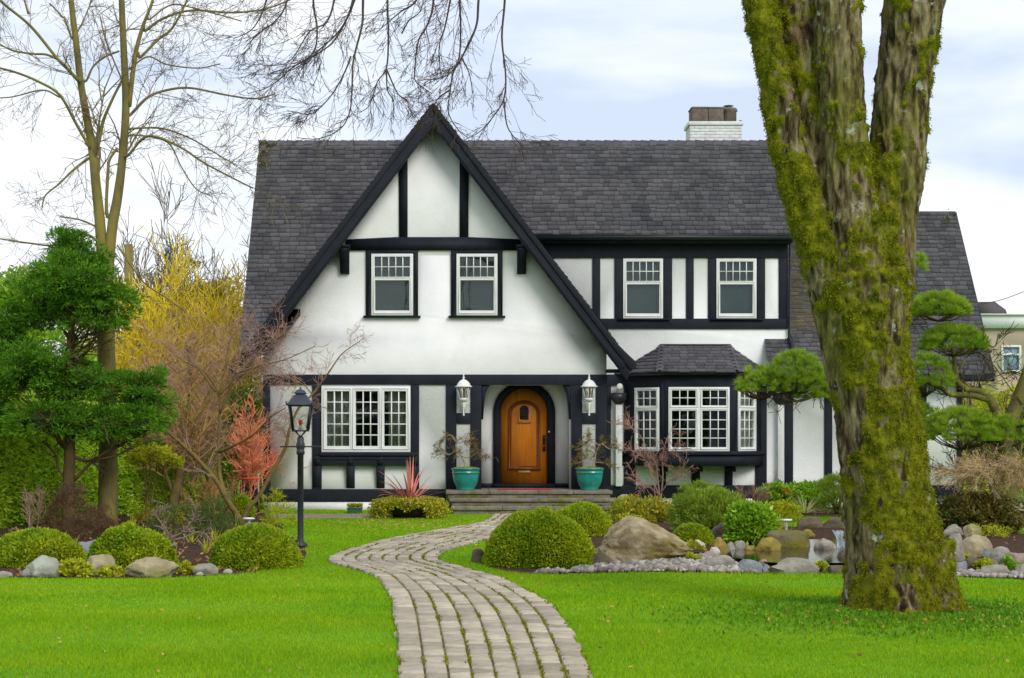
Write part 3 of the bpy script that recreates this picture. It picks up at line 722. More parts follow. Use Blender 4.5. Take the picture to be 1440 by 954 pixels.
# gable upper
m = MB(); zc0, zc1 = fz(352.5), fz(337.2)
m.prism([(fx(487), zc0), (fx(732), zc0), (fx(732), zc1), (fx(690), zc1+.03), (fx(660), fz(334)), (fx(556), fz(334)), (fx(530), zc1+.03), (fx(487), zc1)], YF-.05, YF+.002); part('collar_beam', m, m_dark, H, recalc=True)
for a, b in ((561.2, 573.3), (646.3, 658.8)):
    zt = lambda p: zwl(fx(p)); m = MB(); m.prism([(fx(a), fz(334)+.001), (fx(b), fz(334)+.001), (fx(b), zt(b)), (fx(a), zt(a))], YF-.034, YF+.002); part('timber_post', m, m_dark, H, recalc=True)
for a, b in ((478.7, 491.5), (727, 739.5)):
    m = MB(); x0, x1 = fx(a), fx(b)
    m.add([(x0, YF, fz(386)), (x1, YF, fz(386)), (x1, YF-.12, fz(384)), (x0, YF-.12, fz(384)), (x0, YF, fz(351)), (x1, YF, fz(351)), (x1, YF-.44, fz(351)), (x0, YF-.44, fz(351)), (x1, YF-.44, fz(356)), (x0, YF-.44, fz(356)), (x0, YF-.16, fz(368)), (x1, YF-.16, fz(368))],
      [(0, 1, 2, 3), (3, 2, 11, 10), (10, 11, 8, 9), (9, 8, 6, 7), (7, 6, 5, 4), (0, 4, 5, 1), (0, 3, 10, 9, 7, 4), (1, 5, 6, 8, 11, 2)])
    m.box(x0-.03, x1+.03, YF-.47, YF, fz(351)+.001, fz(348)); part('gable_bracket', m, m_dark, H, recalc=True)
# barge boards: two layers each side
BY = 33.55
def barge(sd):
    q = gl if sd < 0 else gr
    for (o0, o1, ya, yb, nm) in ((0.0, .155, GF-.035, GF+.02, 'barge_moulding'), (.12, .50, GF-.0, GF+.05, 'barge_board'), (.33, .44, GF-.02, GF+.001, 'barge_fillet')):
        zt0, zt1 = AZ_-o0*1.0, AZ_-o1*1.0
        ze_ = 3.22 if sd > 0 else 3.14
        def xx(z, o): return AX+sd*(AZ_-o-z)/GS
        zlo = ze_
        fl_ = .10 if sd > 0 else 0.06
        pts = [(AX, AZ_-o0), (xx(zlo+.35, o0), zlo+.35), (xx(zlo+.12, o0)+sd*.06, zlo+.12), (xx(zlo, o0)+sd*fl_, zlo-.0), (xx(zlo-.38, o0)-sd*.28, zlo-.38) if nm == 'barge_board' else (xx(zlo, o0)+sd*fl_, zlo-o1+o0), 
               (xx(zlo-.38, o1)-sd*.0-sd*.02, zlo-.38) if nm == 'barge_board' else (xx(zlo-.1, o1), zlo-.1-(o1-o0)*.3), (AX, AZ_-o1)]
        m = MB(); m.prism(pts, ya, yb); part(nm, m, m_dark, H, recalc=True, bevel=.004)
barge(-1); barge(1)
# soffit of the gable overhang, dark, is the roof deck; stucco return at the right eave
m = MB(); m.box(XR-.02, XR+.42, YF-.35, YF+.25, 3.02, 3.08); part('eave_soffit', m, m_dark, H)

# right side timbers
def tb(name, a, b, c, d, t=.034): return timber(name, bx_(a), bx_(b), bz(d), bz(c), YB, t)
tb('timber_beam', 745, 1107.5, 334, 363.2, .045); tb('timber_rail', 832, 1107.5, 448.4, 462.8, .045)
for a, b in ((832.9, 844), (864, 874.8), (933.2, 945), (964.6, 975.4), (995.5, 1006), (1064.3, 1075.7), (1095, 1107.5)): tb('timber_post', a, b, 363.3, 448.3)
for a, b in ((853.5, 859), (877, 894), (1062, 1078), (1103, 1115), (1159, 1170), (1291, 1302.5), (1345.7, 1353.2)): tb('timber_post', a, b, 543 if a < 1110 else 530, 682.4)
tb('base_board', 853, 1353.2, 682.5, 700.7, .045); tb('timber_beam', 853, 880, 527, 542.9, .045); tb('timber_beam', 1070, 1353.2, 518, 543-13.1, .045)
for a, b in ((925, 936), (972, 984), (1019, 1030)):
    m = MB(); m.box(bx_(a), bx_(b), YB-.034, YB, bz(682.4), bz(656)); m.box(bx_(a)+.01, bx_(b)-.01, YB-.5, YB-.036, bz(663), bz(656)); part('bay_bracket', m, m_dark, H)
# eave: fascia and gutter
m = MB(); m.box(gr(ze)-.3, RV-.03, 35.2, 35.24, zmain(35.2)-.20, zmain(35.2)-.02); part('fascia', m, m_dark, H)
m = MB(); m.tube([(gr(ze)+.12, 35.13, zmain(35.2)-.075), (RV-.02, 35.13, zmain(35.2)-.075)], .062, 10); m.box(gr(ze)+.12, RV-.02, 35.065, 35.2, zmain(35.2)-.045, zmain(35.2)-.028); gut = part('gutter', m, m_blackmetal, H)
m = MB(); m.box(gr(ze)-.3, RV-.05, 35.24, YB-.002, zmain(35.2)-.20, zmain(35.2)-.17); part('eave_soffit', m, m_dark, H)
m = MB(); m.tube([(bx_(1110), 35.42, bz(340)), (bx_(1109), 35.42, bz(470)), (bx_(1112), 35.2, bz(480)), (bx_(1114), 35.0, bz(500))], .03, 8); part('rain_pipe', m, m_blackmetal, H)
# white downpipes with dark hoppers
for cx, top in ((867, 553), (1096.5, 553)):
    m = MB(); x = bx_(cx)+(.04 if cx < 900 else 0)
    m.box(x-.075, x+.075, YB-.14, YB-.02, bz(684), bz(top)); 
    if cx < 900: m.tube([(x, YB-.3, bz(544)), (x+.02, YB-.18, bz(545)), (x, YB-.1, bz(553))], .07, 10)
    dp = part('downpipe', m, m_pvc, H, bevel=.012)
    m = MB(); w = .16
    m.add([(x-w, YB-.22, bz(553)), (x+w, YB-.22, bz(553)), (x+w, YB-.0, bz(553)), (x-w, YB-.0, bz(553)), (x-w, YB-.22, bz(562)), (x+w, YB-.22, bz(562)), (x+w, YB, bz(562)), (x-w, YB, bz(562)), (x-.07, YB-.16, bz(569)), (x+.07, YB-.16, bz(569)), (x+.07, YB, bz(569)), (x-.07, YB, bz(569))],
      [(0, 1, 2, 3), (0, 4, 5, 1), (1, 5, 6, 2), (3, 7, 4, 0), (4, 8, 9, 5), (5, 9, 10, 6), (7, 11, 8, 4)]); part('hopper', m, m_blackmetal, dp, recalc=True)

# windows -------------------------------------------------------------
class Pl:      # wall plane: u along, d outward
    def __init__(s, o, u): s.o = o; l = math.hypot(*u); s.u = (u[0]/l, u[1]/l); s.n = (s.u[1], -s.u[0])
    def tf(s, u, d, z): return (s.o[0]+s.u[0]*u-s.n[0]*d, s.o[1]+s.u[1]*u-s.n[1]*d, z)
def window(pl, x0, x1, z0, z1, lights, curtain=None, out=.05, inn=.07, bw=.02, label=None, sashes=None):
    """x,z in plane coordinates; lights: (a,b,c,d,cols,rows) openings"""
    m = MB(pl.tf); m.prism(rect(x0, x1, z0, z1), -out, inn, [rect(l[0], l[1], l[2], l[3]) for l in lights])
    w = part('window', m, m_white, H, bevel=.005, recalc=True, label=label)
    if sashes:
        m = MB(pl.tf)
        for (a, b, c, d) in sashes: 
            m.prism(rect(a, b, c, d), -out-.012, -out+.001, [rect(a+.02, b-.02, c+.02, d-.02)])
        part('sash', m, m_white, w, recalc=True)
    m = MB(pl.tf)
    for a, b, c, d, nc, nr in lights:
        for i in range(1, nc): xx = a+(b-a)*i/nc; m.box(xx-bw/2, xx+bw/2, -out+.012, 0.012, c, d)
        for j in range(1, nr): zz = c+(d-c)*j/nr; m.box(a, b, -out+.014, 0.010, zz-bw/2, zz+bw/2)
    if m.v: part('glazing_bars', m, m_white, w)
    m = MB(pl.tf)
    for a, b, c, d, nc, nr in lights: m.add([(a, .02, c), (b, .02, c), (b, .02, d), (a, .02, d)], [(0, 1, 2, 3)])
    part('pane', m, m_glass, w)
    if curtain:
        kind, rngs = curtain; m = MB(pl.tf)
        for a, b in rngs:
            xa, xb = x0+(x1-x0)*a, x0+(x1-x0)*b
            if kind == 'blind':
                z = z0+.02
                while z < z1-.02:
                    m.add([(xa, .10, z), (xb, .10, z), (xb, .125, z+.042), (xa, .125, z+.042)], [(0, 1, 2, 3)]); z += .04
            else:
                n = int((xb-xa)/.012); vs = []; ph = random.random()*6
                for i in range(n+1):
                    u = xa+(xb-xa)*i/n; d = .16+.025*math.sin(u*75+ph+1.5*math.sin(u*13)); vs += [(u, d, z0+.01), (u, d, z1-.01)]
                m.add(vs, [(2*i, 2*i+2, 2*i+3, 2*i+1) for i in range(n)])
        part('blind' if kind == 'blind' else 'curtain', m, m_blind if kind == 'blind' else m_curtain, w)
    return w
PF = Pl((0, YF), (1, 0)); PB = Pl((0, YB), (1, 0))
def dh(pl, fxx, fzz, x0, x1, y0, y1, lab):
    X0, X1, Z0, Z1 = fxx(x0), fxx(x1), fzz(y1), fzz(y0); fw_ = fxx(PX+4.6)
    zm0 = Z1-(Z1-Z0)*.375; zm1 = zm0-(Z1-Z0)*.055
    return window(pl, X0, X1, Z0, Z1, [(X0+fw_, X1-fw_, zm0, Z1-fw_*.9, 5, 2), (X0+fw_*1.15, X1-fw_*1.15, Z0+fw_*1.5, zm1, 1, 1)], ('blind', [(0.05, .95)]), label=lab,
        sashes=[(X0+fw_*.55, X1-fw_*.55, Z0+fw_*.5, zm0+.0)])
dh(PF, fx, fz, 522.3, 581, 357.4, 444, 'left upper window of the front gable'); dh(PF, fx, fz, 642, 699.5, 357.4, 444, 'right upper window of the front gable')
dh(PB, bx_, bz, 876, 932, 364.3, 448.2, 'upper window nearer the front gable'); dh(PB, bx_, bz, 1007, 1063.3, 364.3, 448.2, 'upper window nearer the mossy tree')
for (x0, x1, y0, y1) in ((514.6, 588, 352.6, 444.5), (634.2, 706.8, 352.6, 444.5)):
    m = MB(); m.prism(rect(fx(x0), fx(x1), fz(y1), fz(y0)), YF-.045, YF+.001, [rect(fx(x0+7.6), fx(x1-7.3), fz(444.4), fz(357.3))]); m.box(fx(x0-3.5), fx(x1+3.5), YF-.10, YF+.001, fz(447), fz(444.6)); part('window_surround', m, m_dark, H, recalc=True)
for a, b in ((868, 941), (998, 1072.5)):
    m = MB(); m.box(bx_(a), bx_(b), YB-.10, YB-.046, bz(451), bz(448.4)); part('window_sill', m, m_dark, H)
for a, b in ((874.8, 876), (932, 933.2), (1006, 1007), (1063.3, 1064.3)):
    m = MB(); m.box(bx_(a), bx_(b), YB-.03, YB, bz(448.3), bz(363.3)); part('timber_fillet', m, m_dark, H)
# ground floor triple casement
c = [(fx(453+a), fx(453+b)) for a, b in ((7, 38.5), (47.5, 78.5), (87.5, 118))]
zt, zb_ = fz(550.5), fz(627.5)
window(PF, fx(452.5), fx(577.3), fz(636), fz(543.5), [(a, b, zb_, zt, 3, 5) for a, b in c], ('curtain', [(0.03, .36), (.75, .97)]), out=.09, bw=.024,
   sashes=[(fx(455), fx(494.5), fz(632.5), fz(546)), (fx(496), fx(535), fz(632.5), fz(546)), (fx(536.5), fx(575), fz(632.5), fz(546))], label='three-light casement window with pale curtains')
m = MB(); m.box(fx(450), fx(587), YF-.20, YF-.046, fz(641), fz(636.5)); m.box(fx(441), fx(588), YF-.16, YF-.036, fz(655), fz(641.2)); m.box(fx(441), fx(588), YF-.18, YF-.036, fz(646.5), fz(644.5)); part('window_shelf', m, m_dark, H, bevel=.006)
for a in (441, 487.5, 529.5, 578):
    m = MB(); x0, x1 = fx(a), fx(a+11.5)
    m.add([(x0, YF, fz(687)), (x1, YF, fz(687)), (x1, YF-.08, fz(683)), (x0, YF-.08, fz(683)), (x1, YF-.10, fz(672)), (x0, YF-.10, fz(672)), (x1, YF-.155, fz(655.1)), (x0, YF-.155, fz(655.1)), (x1, YF, fz(655.1)), (x0, YF, fz(655.1))],
      [(0, 1, 2, 3), (3, 2, 4, 5), (5, 4, 6, 7), (7, 6, 8, 9), (0, 3, 5, 7, 9), (1, 8, 6, 4, 2)]); m.box(x0+.03, x1-.03, YF-.175, YF-.157, fz(654), fz(642)); part('shelf_bracket', m, m_dark, H, recalc=True)
# bay window
b = BAY; bay = []
def bwall(p0, p1, holes, name='bay_wall'):
    pl = Pl(p0, (p1[0]-p0[0], p1[1]-p0[1])); Ln = math.hypot(p1[0]-p0[0], p1[1]-p0[1])
    m = MB(pl.tf); m.prism(rect(0, Ln, b['z0'], b['z1']), 0, .10, [rect(*h) for h in holes]); part(name, m, m_dark, H, recalc=True); return pl, Ln
def baylight(pl, x0, x1, z0, z1, nc, cur=None, lab=None, halves=1):
    f = .075; zm = z0+(z1-z0)*.665; L_ = []; sh = []
    w = (x1-x0)/halves
    for h in range(halves):
        a, c_ = x0+w*h+f, x0+w*(h+1)-f
        L_ += [(a, c_, z0+.09, zm-.05, nc, 4), (a, c_, zm+.07, z1-f, nc, 2)]; sh += [(a-.045, c_+.045, z0+.035, zm-.005), (a-.045, c_+.045, zm+.02, z1-.03)]
    window(pl, x0, x1, z0, z1, L_, cur, out=.03, bw=.02, sashes=sh, label=lab)
zs0, zs1 = Z(634.8, 34.7), Z(544.6, 34.7)
pl, Ln = bwall((b['x0'], YB), (b['x1'], b['y']), [(.35, 1.00, zs0+.03, zs1-.03)]); baylight(pl, .33, 1.02, zs0, zs1, 3, None, 'angled left light of the bay window')
pl, Ln = bwall((b['x1'], b['y']), (b['x2'], b['y']), [(.13, Ln-.12, zs0+.03, zs1-.03)]); baylight(pl, .11, Ln-.10, zs0, zs1, 3, None, 'double front light of the bay window', 2)
pl, Ln = bwall((b['x2'], b['y']), (b['x3'], YB), [(.17, .83, zs0+.03, zs1-.03)]); baylight(pl, .15, .85, zs0, zs1, 3, ('curtain', [(.05, .95)]), 'angled right light of the bay window')
bp = [(b['x0'], YB), (b['x1'], b['y']), (b['x2'], b['y']), (b['x3'], YB)]
def baypoly(off, z0, z1):
    c0 = [(bp[0][0]-off*1.2, YB), (bp[1][0]-off*.45, b['y']-off), (bp[2][0]+off*.45, b['y']-off), (bp[3][0]+off*1.2, YB)]
    m = MB(); n = 4; m.add([(p[0], p[1], z0) for p in c0]+[(p[0], p[1], z1) for p in c0], [(3, 2, 1, 0), (4, 5, 6, 7)]+[(i, (i+1) % 4, 4+(i+1) % 4, 4+i) for i in range(4)]); return m
part('bay_sill', baypoly(.09, Z(640, 34.6), Z(635, 34.6)), m_dark, H, bevel=.01); part('bay_apron', baypoly(.03, b['z0']-.01, Z(640.3, 34.7)), m_dark, H)
m = baypoly(.10, b['z1']-.03, b['z1']+.05); part('bay_gutter', m, m_blackmetal, H, bevel=.02)
ez = Z(524, 34.5)+.01
W1, F1, F2, W2 = (b['x0']-.2, YB, ez), (X(929, 34.5)-.02, 34.5, ez), (X(1034, 34.5)+.02, 34.5, ez), (b['x3']+.17, YB, ez)
T1, T2 = (bx_(931), YB, bz(486)), (bx_(1024), YB, bz(486))
m = MB(); slab(m, [W1, F1, T1], .03); slab(m, [F1, F2, T2, T1], .03); slab(m, [F2, W2, T2], .03)
bdk = part('bay_roof', m, m_dark, H); up = lambda q: (q[0], q[1]-.006, q[2]+.006)
m = MB(); shingles(m, [up(W1), up(F1), up(T1)], .13, .22); shingles(m, [up(F1), up(F2), up(T2), up(T1)], .13, .22); shingles(m, [up(F2), up(W2), up(T2)], .13, .22)
for A, B in ((F1, T1), (F2, T2)):
    n = 8
    for i in range(n):
        p = [A[k]+(B[k]-A[k])*(i/n) for k in range(3)]; q = [A[k]+(B[k]-A[k])*((i+1.05)/n) for k in range(3)]
        m.add([(p[0]-.09, p[1]-.0, p[2]-.0), (p[0], p[1]-.045, p[2]+.055), (p[0]+.09, p[1]-.0, p[2]-.0), (q[0]-.09, q[1], q[2]+.0), (q[0], q[1]-.03, q[2]+.03), (q[0]+.09, q[1], q[2])], [(0, 1, 4, 3), (1, 2, 5, 4)])
m.box(T1[0]-.05, T2[0]+.05, YB-.06, YB, T1[2]-.0, T1[2]+.03)
part('bay_shingles', m, m_shingle, bdk)

# door ------------------------------------------------------------------
m = MB(); m.prism(arch(DCX, DHW, DZ0, DZS, 24, DTOP), YD+.02, YD+.08); door = part('door', m, m_wood, H, recalc=True)
m = MB(); o = arch(DCX, DHW+.17, .47, DZS, 24, DTOP+.16); i_ = arch(DCX, DHW+.005, .47, DZS, 24, DTOP+.005)
m.prism(o[:1]+o[1:]+i_[::-1], YD-.06, YD+.03); m.box(DCX-DHW-.17, DCX+DHW+.17, YD-.16, YD+.0, .462, DZ0-.004); part('door_frame', m, m_dark, H, recalc=True)
def archring(cx, hw, z0, zs, top, w, y0, y1, closed=True):
    a = arch(cx, hw, z0, zs, 24, top); b2 = arch(cx, hw-w, z0+w if closed else z0, zs, 24, top-w); m = MB(); m.prism(a, y0, y1, [b2[::-1]]); return m
pw_ = DHW*.70
part('door_moulding', archring(DCX, pw_, dz(660), DZS-.03, dz(563), .045, YD-.005, YD+.021), m_wood_dark, door, recalc=True)
m = archring(DCX, pw_-.06, dz(657), DZS-.03, dz(566.5), .02, YD+.005, YD+.021); m.box(DCX-pw_-.01, DCX+pw_+.01, YD-.03, YD+.02, dz(661), dz(657.5)); part('door_panel_trim', m, m_wood_dark, door, recalc=True)
m = archring(DCX, .135, dz(593), dz(577), dz(568.5), .035, YD-.015, YD+.02); m.box(DCX-.15, DCX+.15, YD-.02, YD+.02, dz(594.8), dz(593)); part('grille_frame', m, m_wood, door, recalc=True)
m = MB(); m.prism(arch(DCX, .10, dz(592), dz(577), 12, dz(570)), YD+.004, YD+.019)
part('grille_glass', m, m_inside, door, recalc=True)
m = MB()
for k in (-.06, -.02, .02, .06): m.box(DCX+k-.007, DCX+k+.007, YD-.012, YD+.003, dz(592), dz(571.5))
for k in (576, 581, 586): m.box(DCX-.1, DCX+.1, YD-.012, YD+.003, dz(k)-.006, dz(k)+.006)
part('grille', m, m_iron, door)
m = MB(); hx = dx(765.5); m.box(hx-.03, hx+.03, YD-.0, YD+.02, dz(625), dz(612)); m.box(hx-.028, hx+.028, YD, YD+.02, dz(635), dz(628)); m.lathe(hx, YD-.03, [(.0, dz(616)-.03), (.026, dz(616)-.02), (.03, dz(616)), (.026, dz(616)+.02), (0, dz(616)+.03)], 10)
m.tube([(hx, YD+.0, dz(619)), (hx, YD-.07, dz(621)), (hx, YD-.075, dz(628)), (hx, YD-.05, dz(632)), (hx, YD, dz(633))], .012, 8); part('handle', m, m_iron, door)
m = MB(); m.box(dx(728.5), dx(745.5), YD+.0, YD+.02, dz(666.5), dz(661.8)); m.box(dx(731), dx(743), YD-.006, YD, dz(665.2), dz(663.2)); part('mail_slot', m, m_brass, door, bevel=.003)
m = MB(); m.lathe(dx(771.8), YD-.07, [(.0, dz(607.5)-.02), (.016, dz(607.5)-.012), (.016, dz(607.5)+.012), (0, dz(607.5)+.02)], 10); part('doorbell', m, m_white, H)

# chimney -----------------------------------------------------------------
CY0, CY1 = 38.2, 38.95; cx0, cx1 = X(970, 38.2), X(1043.5, 38.2); ct = Z(171, 38.2)
m = MB(); z = 6.8; r = 0
while z < ct-.05:
    x = cx0-(.12 if r % 2 else 0); m.box(cx0+.012, cx1-.012, CY0+.012, CY1-.012, z, z+.09)
    while x < cx1:
        a, c_ = max(x, cx0), min(x+.235, cx1)
        if c_-a > .03: m.box(a, c_, CY0+random.uniform(-.003, .003), CY0+.1, z+.004, z+.07)
        x += .245
    z += .078; r += 1
m.box(cx0-.03, cx1+.03, CY0-.03, CY1+.03, ct-.09, ct)
ch = part('chimney', m, m_brick, H, bevel=.004)
m = MB(); xa, xb = X(974, 38.2), X(1019, 38.2); m.box(xa, xa+.4, CY0+.12, CY1-.12, ct, Z(148.5, 38.2)); m.box(xa+.41, xb, CY0+.12, CY1-.12, ct, Z(149.5, 38.2)); m.box(xa-.02, xb+.02, CY0+.1, CY1-.1, Z(151, 38.2), Z(149, 38.2)); part('chimney_pot', m, m_pot, ch, bevel=.02)
m = MB(); m.lathe(X(1028, 38.2), CY0+.36, [(.20, ct), (.20, Z(154, 38.2)), (.23, Z(152.5, 38.2)), (.2, Z(149, 38.2)), (.08, Z(148, 38.2)), (.08, Z(146, 38.2)), (.13, Z(145, 38.2)), (.02, Z(143.5, 38.2))], 16); part('chimney_pot', m, m_pot, ch, label='round capped chimney pot')
m = MB(); Pn = np.stack([rs.uniform(cx0, cx1, 260), rs.uniform(CY0-.02, CY1, 260), np.full(260, ct+.004)], 1); leaves(m, Pn, np.array([[0, 0, 1.]])+np.zeros((260, 3)), .04, .04); part('chimney_moss', m, m_roofmoss, ch)['kind'] = 'stuff'

# steps --------------------------------------------------------------------
ST = thing('entrance_steps', (1.6, 33.0, 0), 'worn mossy stone steps and landing in front of the wooden door', 'steps')
def stepslab(mb, x0, x1, y0, y1, z0, z1):
    x = x0
    while x < x1-.01:
        w = min(random.uniform(.7, 1.2), x1-x); 
        if x1-(x+w) < .3: w = x1-x
        mb.box(x+.002, x+w-.002, y0+random.uniform(-.008, .008), y1, z0, z1+random.uniform(-.003, .003)); x += w
for (x0, x1, y0, y1, z0, z1) in ((-.20, 3.36, 33.0, 34.79, .38, .46), (-.12, 3.42, 32.6, 33.04, .235, .31), (-.09, 3.45, 32.2, 32.64, .075, .155)):
    m = MB(); stepslab(m, x0, x1, y0, y1, z0, z1); m.box(x0+.05, x1-.05, y0+.04, y1, z0-.16, z0-.001); part('landing' if y1 > 34 else 'step', m, m_step, ST, bevel=.012)
m = MB()
for i in range(1500):
    k = random.choice((0, 1, 2)); y0 = (33.04, 32.64, 32.2)[k]; z = (.31, .155, .01)[k]; x = random.uniform(-.05, 3.3)
    if mnoise.noise(Vector((x*1.5, k*3.1, 0))) < -.05: continue
    m.arr or None; m.v; 
    q = np.array([[x, y0-random.uniform(0, .05), z]]); leaves(m, q, np.array([[0, -.3, 1.]]), .03, .02)
part('step_moss', m, m_mossy, ST)
m = MB(); m.box(X(700.5, 33.5), X(775, 33.5), 33.22, 33.72, .462, .478); solo('doormat', m, m_mat, (X(738, 33.4), 33.45, .462), 'flat red doormat on the landing before the door', 'doormat', bevel=.004)
# ================================================================== LAMPS
def wall_lantern(px, label):
    cx = X(px, 33.72); cy = 33.72; z = lambda p: Z(p, 33.72)
    T = thing('wall_lantern', (cx, YF, z(560)), label, 'wall lamp', 'white lanterns either side of the porch')
    m = MB(); m.smooth = False
    m.lathe(cx, cy, [(.005, z(526)), (.02, z(527.5)), (.008, z(529)), (.03, z(531)), (.012, z(533)), (.035, z(534.2)), (.09, z(536)), (.135, z(539.5)), (.15, z(542)), (.185, z(543.6)), (.185, z(544.6)), (.14, z(544.8))], 16); part('lantern_cap', m, m_white, T)
    m = MB()
    for k in range(6):
        a = k*math.pi/3+.26; m.tube([(cx+.145*math.cos(a), cy+.145*math.sin(a), z(544.6)), (cx+.085*math.cos(a), cy+.085*math.sin(a), z(561))], .011, 5)
    m.lathe(cx, cy, [(.03, z(566)), (.09, z(563)), (.10, z(561)), (.09, z(560)), (.02, z(560))], 12)
    m.lathe(cx, cy, [(.005, z(585.5)), (.026, z(584)), (.012, z(582)), (.012, z(574)), (.02, z(572)), (.012, z(570)), (.03, z(566))], 10)
    m.tube([(cx-.14, cy+.2, z(564)), (cx-.10, cy+.1, z(568)), (cx, cy, z(569)), (cx+.10, cy+.1, z(568)), (cx+.14, cy+.2, z(564))], .009, 6); m.tube([(cx, cy, z(572)), (cx, cy+.22, z(570))], .014, 6); m.box(cx-.05, cx+.05, YF-.05, YF-.034, z(578), z(563))
    part('lantern_frame', m, m_white, T)
    m = MB(); m.lathe(cx, cy, [(.08, z(560.5)), (.138, z(544.8))], 6, cap=False, phase=.26); part('lantern_glass', m, m_clear, T)
    m = MB(); m.lathe(cx, cy, [(.025, z(560)), (.025, z(556)), (.04, z(552)), (.03, z(548)), (.005, z(546))], 10); part('bulb', m, m_amber, T)
wall_lantern(652, 'white wall lantern on the post left of the front door'); wall_lantern(828.5, 'white wall lantern on the post right of the front door')

LY = 22.4; lx = X(422.6, LY); lz = lambda p: Z(p, LY)
T = thing('lamp_post', (lx, LY, 0), 'black garden lamp post with a red bulb in its glass lantern', 'lamp post')
m = MB(); m.smooth = False
m.lathe(lx, LY, [(.10, 0), (.10, .05), (.055, .09), (.044, .12), (.044, lz(640)), (.060, lz(639)), (.060, lz(634)), (.050, lz(633)), (.062, lz(630)), (.062, lz(624)), (.05, lz(622)), (.048, lz(616)), (.035, lz(614.5)), (.02, lz(613))], 16); part('post', m, m_blackmetal, T)
m = MB(); m.tube([(X(395, LY), LY, lz(628.3)), (X(450, LY), LY, lz(628.3))], .011, 6)
for p in (394.5, 450.5): m.lathe(X(p, LY), LY, [(.0, lz(629.6)), (.016, lz(628.3)), (0, lz(627))], 8)
part('ladder_bar', m, m_blackmetal, T)
sq = math.pi/4; rr = lambda w: w/2*math.sqrt(2)
def pw2(px): return px*LY/F
m = MB(); m.lathe(lx, LY, [(rr(pw2(31)), lz(571)), (rr(pw2(36)), lz(570.6)), (rr(pw2(36)), lz(568.5)), (rr(pw2(31)), lz(567)), (rr(pw2(17)), lz(556)), (rr(pw2(13)), lz(555.5)), (rr(pw2(13)), lz(554.4)), (rr(pw2(17)), lz(553.4)), (rr(pw2(16)), lz(552.6)), (rr(pw2(10)), lz(549)), (.02, lz(547.5)), (.016, lz(545)), (.004, lz(544.6))], 4, phase=sq)
for sx in (-1, 1):
    for sy in (-1, 1): m.tube([(lx+sx*pw2(17.5), LY+sy*pw2(17.5), lz(570)), (lx+sx*pw2(18.5), LY+sy*pw2(18.5), lz(565))], .012, 5)
part('lantern_roof', m, m_roofmetal, T)
m = MB(); wt, wb = pw2(15.3), pw2(10.4); zt_, zb2 = lz(570.5), lz(606)
for sx in (-1, 1):
    for sy in (-1, 1):
        m.tube([(lx+sx*wt, LY+sy*wt, zt_), (lx+sx*wb, LY+sy*wb, zb2)], .012, 4); m.tube([(lx+sx*wb*.7, LY+sy*wb*.7, zb2), (lx+sx*pw2(4), LY+sy*pw2(4), lz(610.5)), (lx, LY, lz(614.5))], .008, 5)
for w, z in ((wt, zt_), (wb, zb2)):
    for s_ in (-1, 1): m.box(lx-w-.01, lx+w+.01, LY+s_*w-.01, LY+s_*w+.01, z-.012, z+.012); m.box(lx+s_*w-.01, lx+s_*w+.01, LY-w, LY+w, z-.011, z+.011)
part('lantern_frame', m, m_blackmetal, T)
m = MB(); m.lathe(lx, LY, [(rr(2*wb), zb2), (rr(2*wt), zt_)], 4, cap=False, phase=sq); part('lantern_glass', m, m_clear, T)
m = MB(); m.lathe(lx, LY, [(.03, zb2), (.03, lz(601)), (.02, lz(600)), (.02, lz(598.5))], 12); part('lamp_socket', m, m_frost, T)
m = MB(); m.smooth = True; m.lathe(lx, LY, [(.012, lz(598.5)), (.03, lz(595)), (.032, lz(593)), (.02, lz(591)), (.002, lz(590.5))], 12); part('bulb', m, m_redbulb, T)

# ================================================================== POTS
def bonsai(px, y, label, polys, flip=1):
    cx = X(px, y); z = lambda p: Z(p, y); T = thing('potted_maple', (cx, y, .46), label, 'potted tree', 'green glazed pots flanking the front door')
    m = MB(); m.smooth = False; zr = .46
    k = (z(658.5)-.46)/.53
    m.lathe(cx, y, [(.19, zr), (.20, zr+.02), (.185, zr+.045), (.225, zr+.10*k), (.265, zr+.22*k), (.285, zr+.36*k), (.285, zr+.40*k), (.298, zr+.41*k), (.298, zr+.43*k), (.288, zr+.44*k), (.292, zr+.49*k), (.315, zr+.50*k), (.315, zr+.53*k), (.28, zr+.53*k), (.27, zr+.48*k), (0.01, zr+.48*k)], 32)
    part('pot', m, m_teal, T)
    m = MB(); n = 1500; a = rs.uniform(0, 6.28, n); r = .27*np.sqrt(rs.uniform(0, 1, n)); Pn = np.stack([cx+r*np.cos(a), y+r*np.sin(a), zr+.50*k+.03*(1-r/.27)], 1); leaves(m, Pn, np.array([[0, 0, 1.]])+np.zeros((n, 3)), .04, .012, jit=.6); part('pot_moss', m, m_trail, T)
    Tm, Tw = MB(), MB(); o = opt(.22, -.03, (20, 60), 6, (.35, .65), .0026)
    for i, pl_ in enumerate(polys):
        pts = pxl(pl_, y, random.uniform(-.15, .15)); limb(Tm, Tw, pts, .022 if i == 0 else .012, .006, 8, .26, o, 2, 6, .3, 4, .3)
    part('trunk', Tm, m_bark_pale, T); part('twigs', Tw, m_twig_tan_ol, T)
m_twig_tan_ol = M('olive_twig', (0.17, 0.125, 0.035), (0.25, 0.18, 0.05), scale=6, rough=0.9, islval=0.3)
bonsai(655, 33.42, 'green glazed pot with a bare twisted maple, left of the front door', [[(654, 659), (653, 650), (648, 641), (641, 634), (642, 622), (650, 615)], [(648, 641), (660, 644), (672, 637), (685, 645)], [(641, 634), (630, 640), (622, 632), (614, 634)], [(642, 622), (634, 612), (622, 618), (612, 622)], [(643, 624), (655, 620), (668, 616)]])
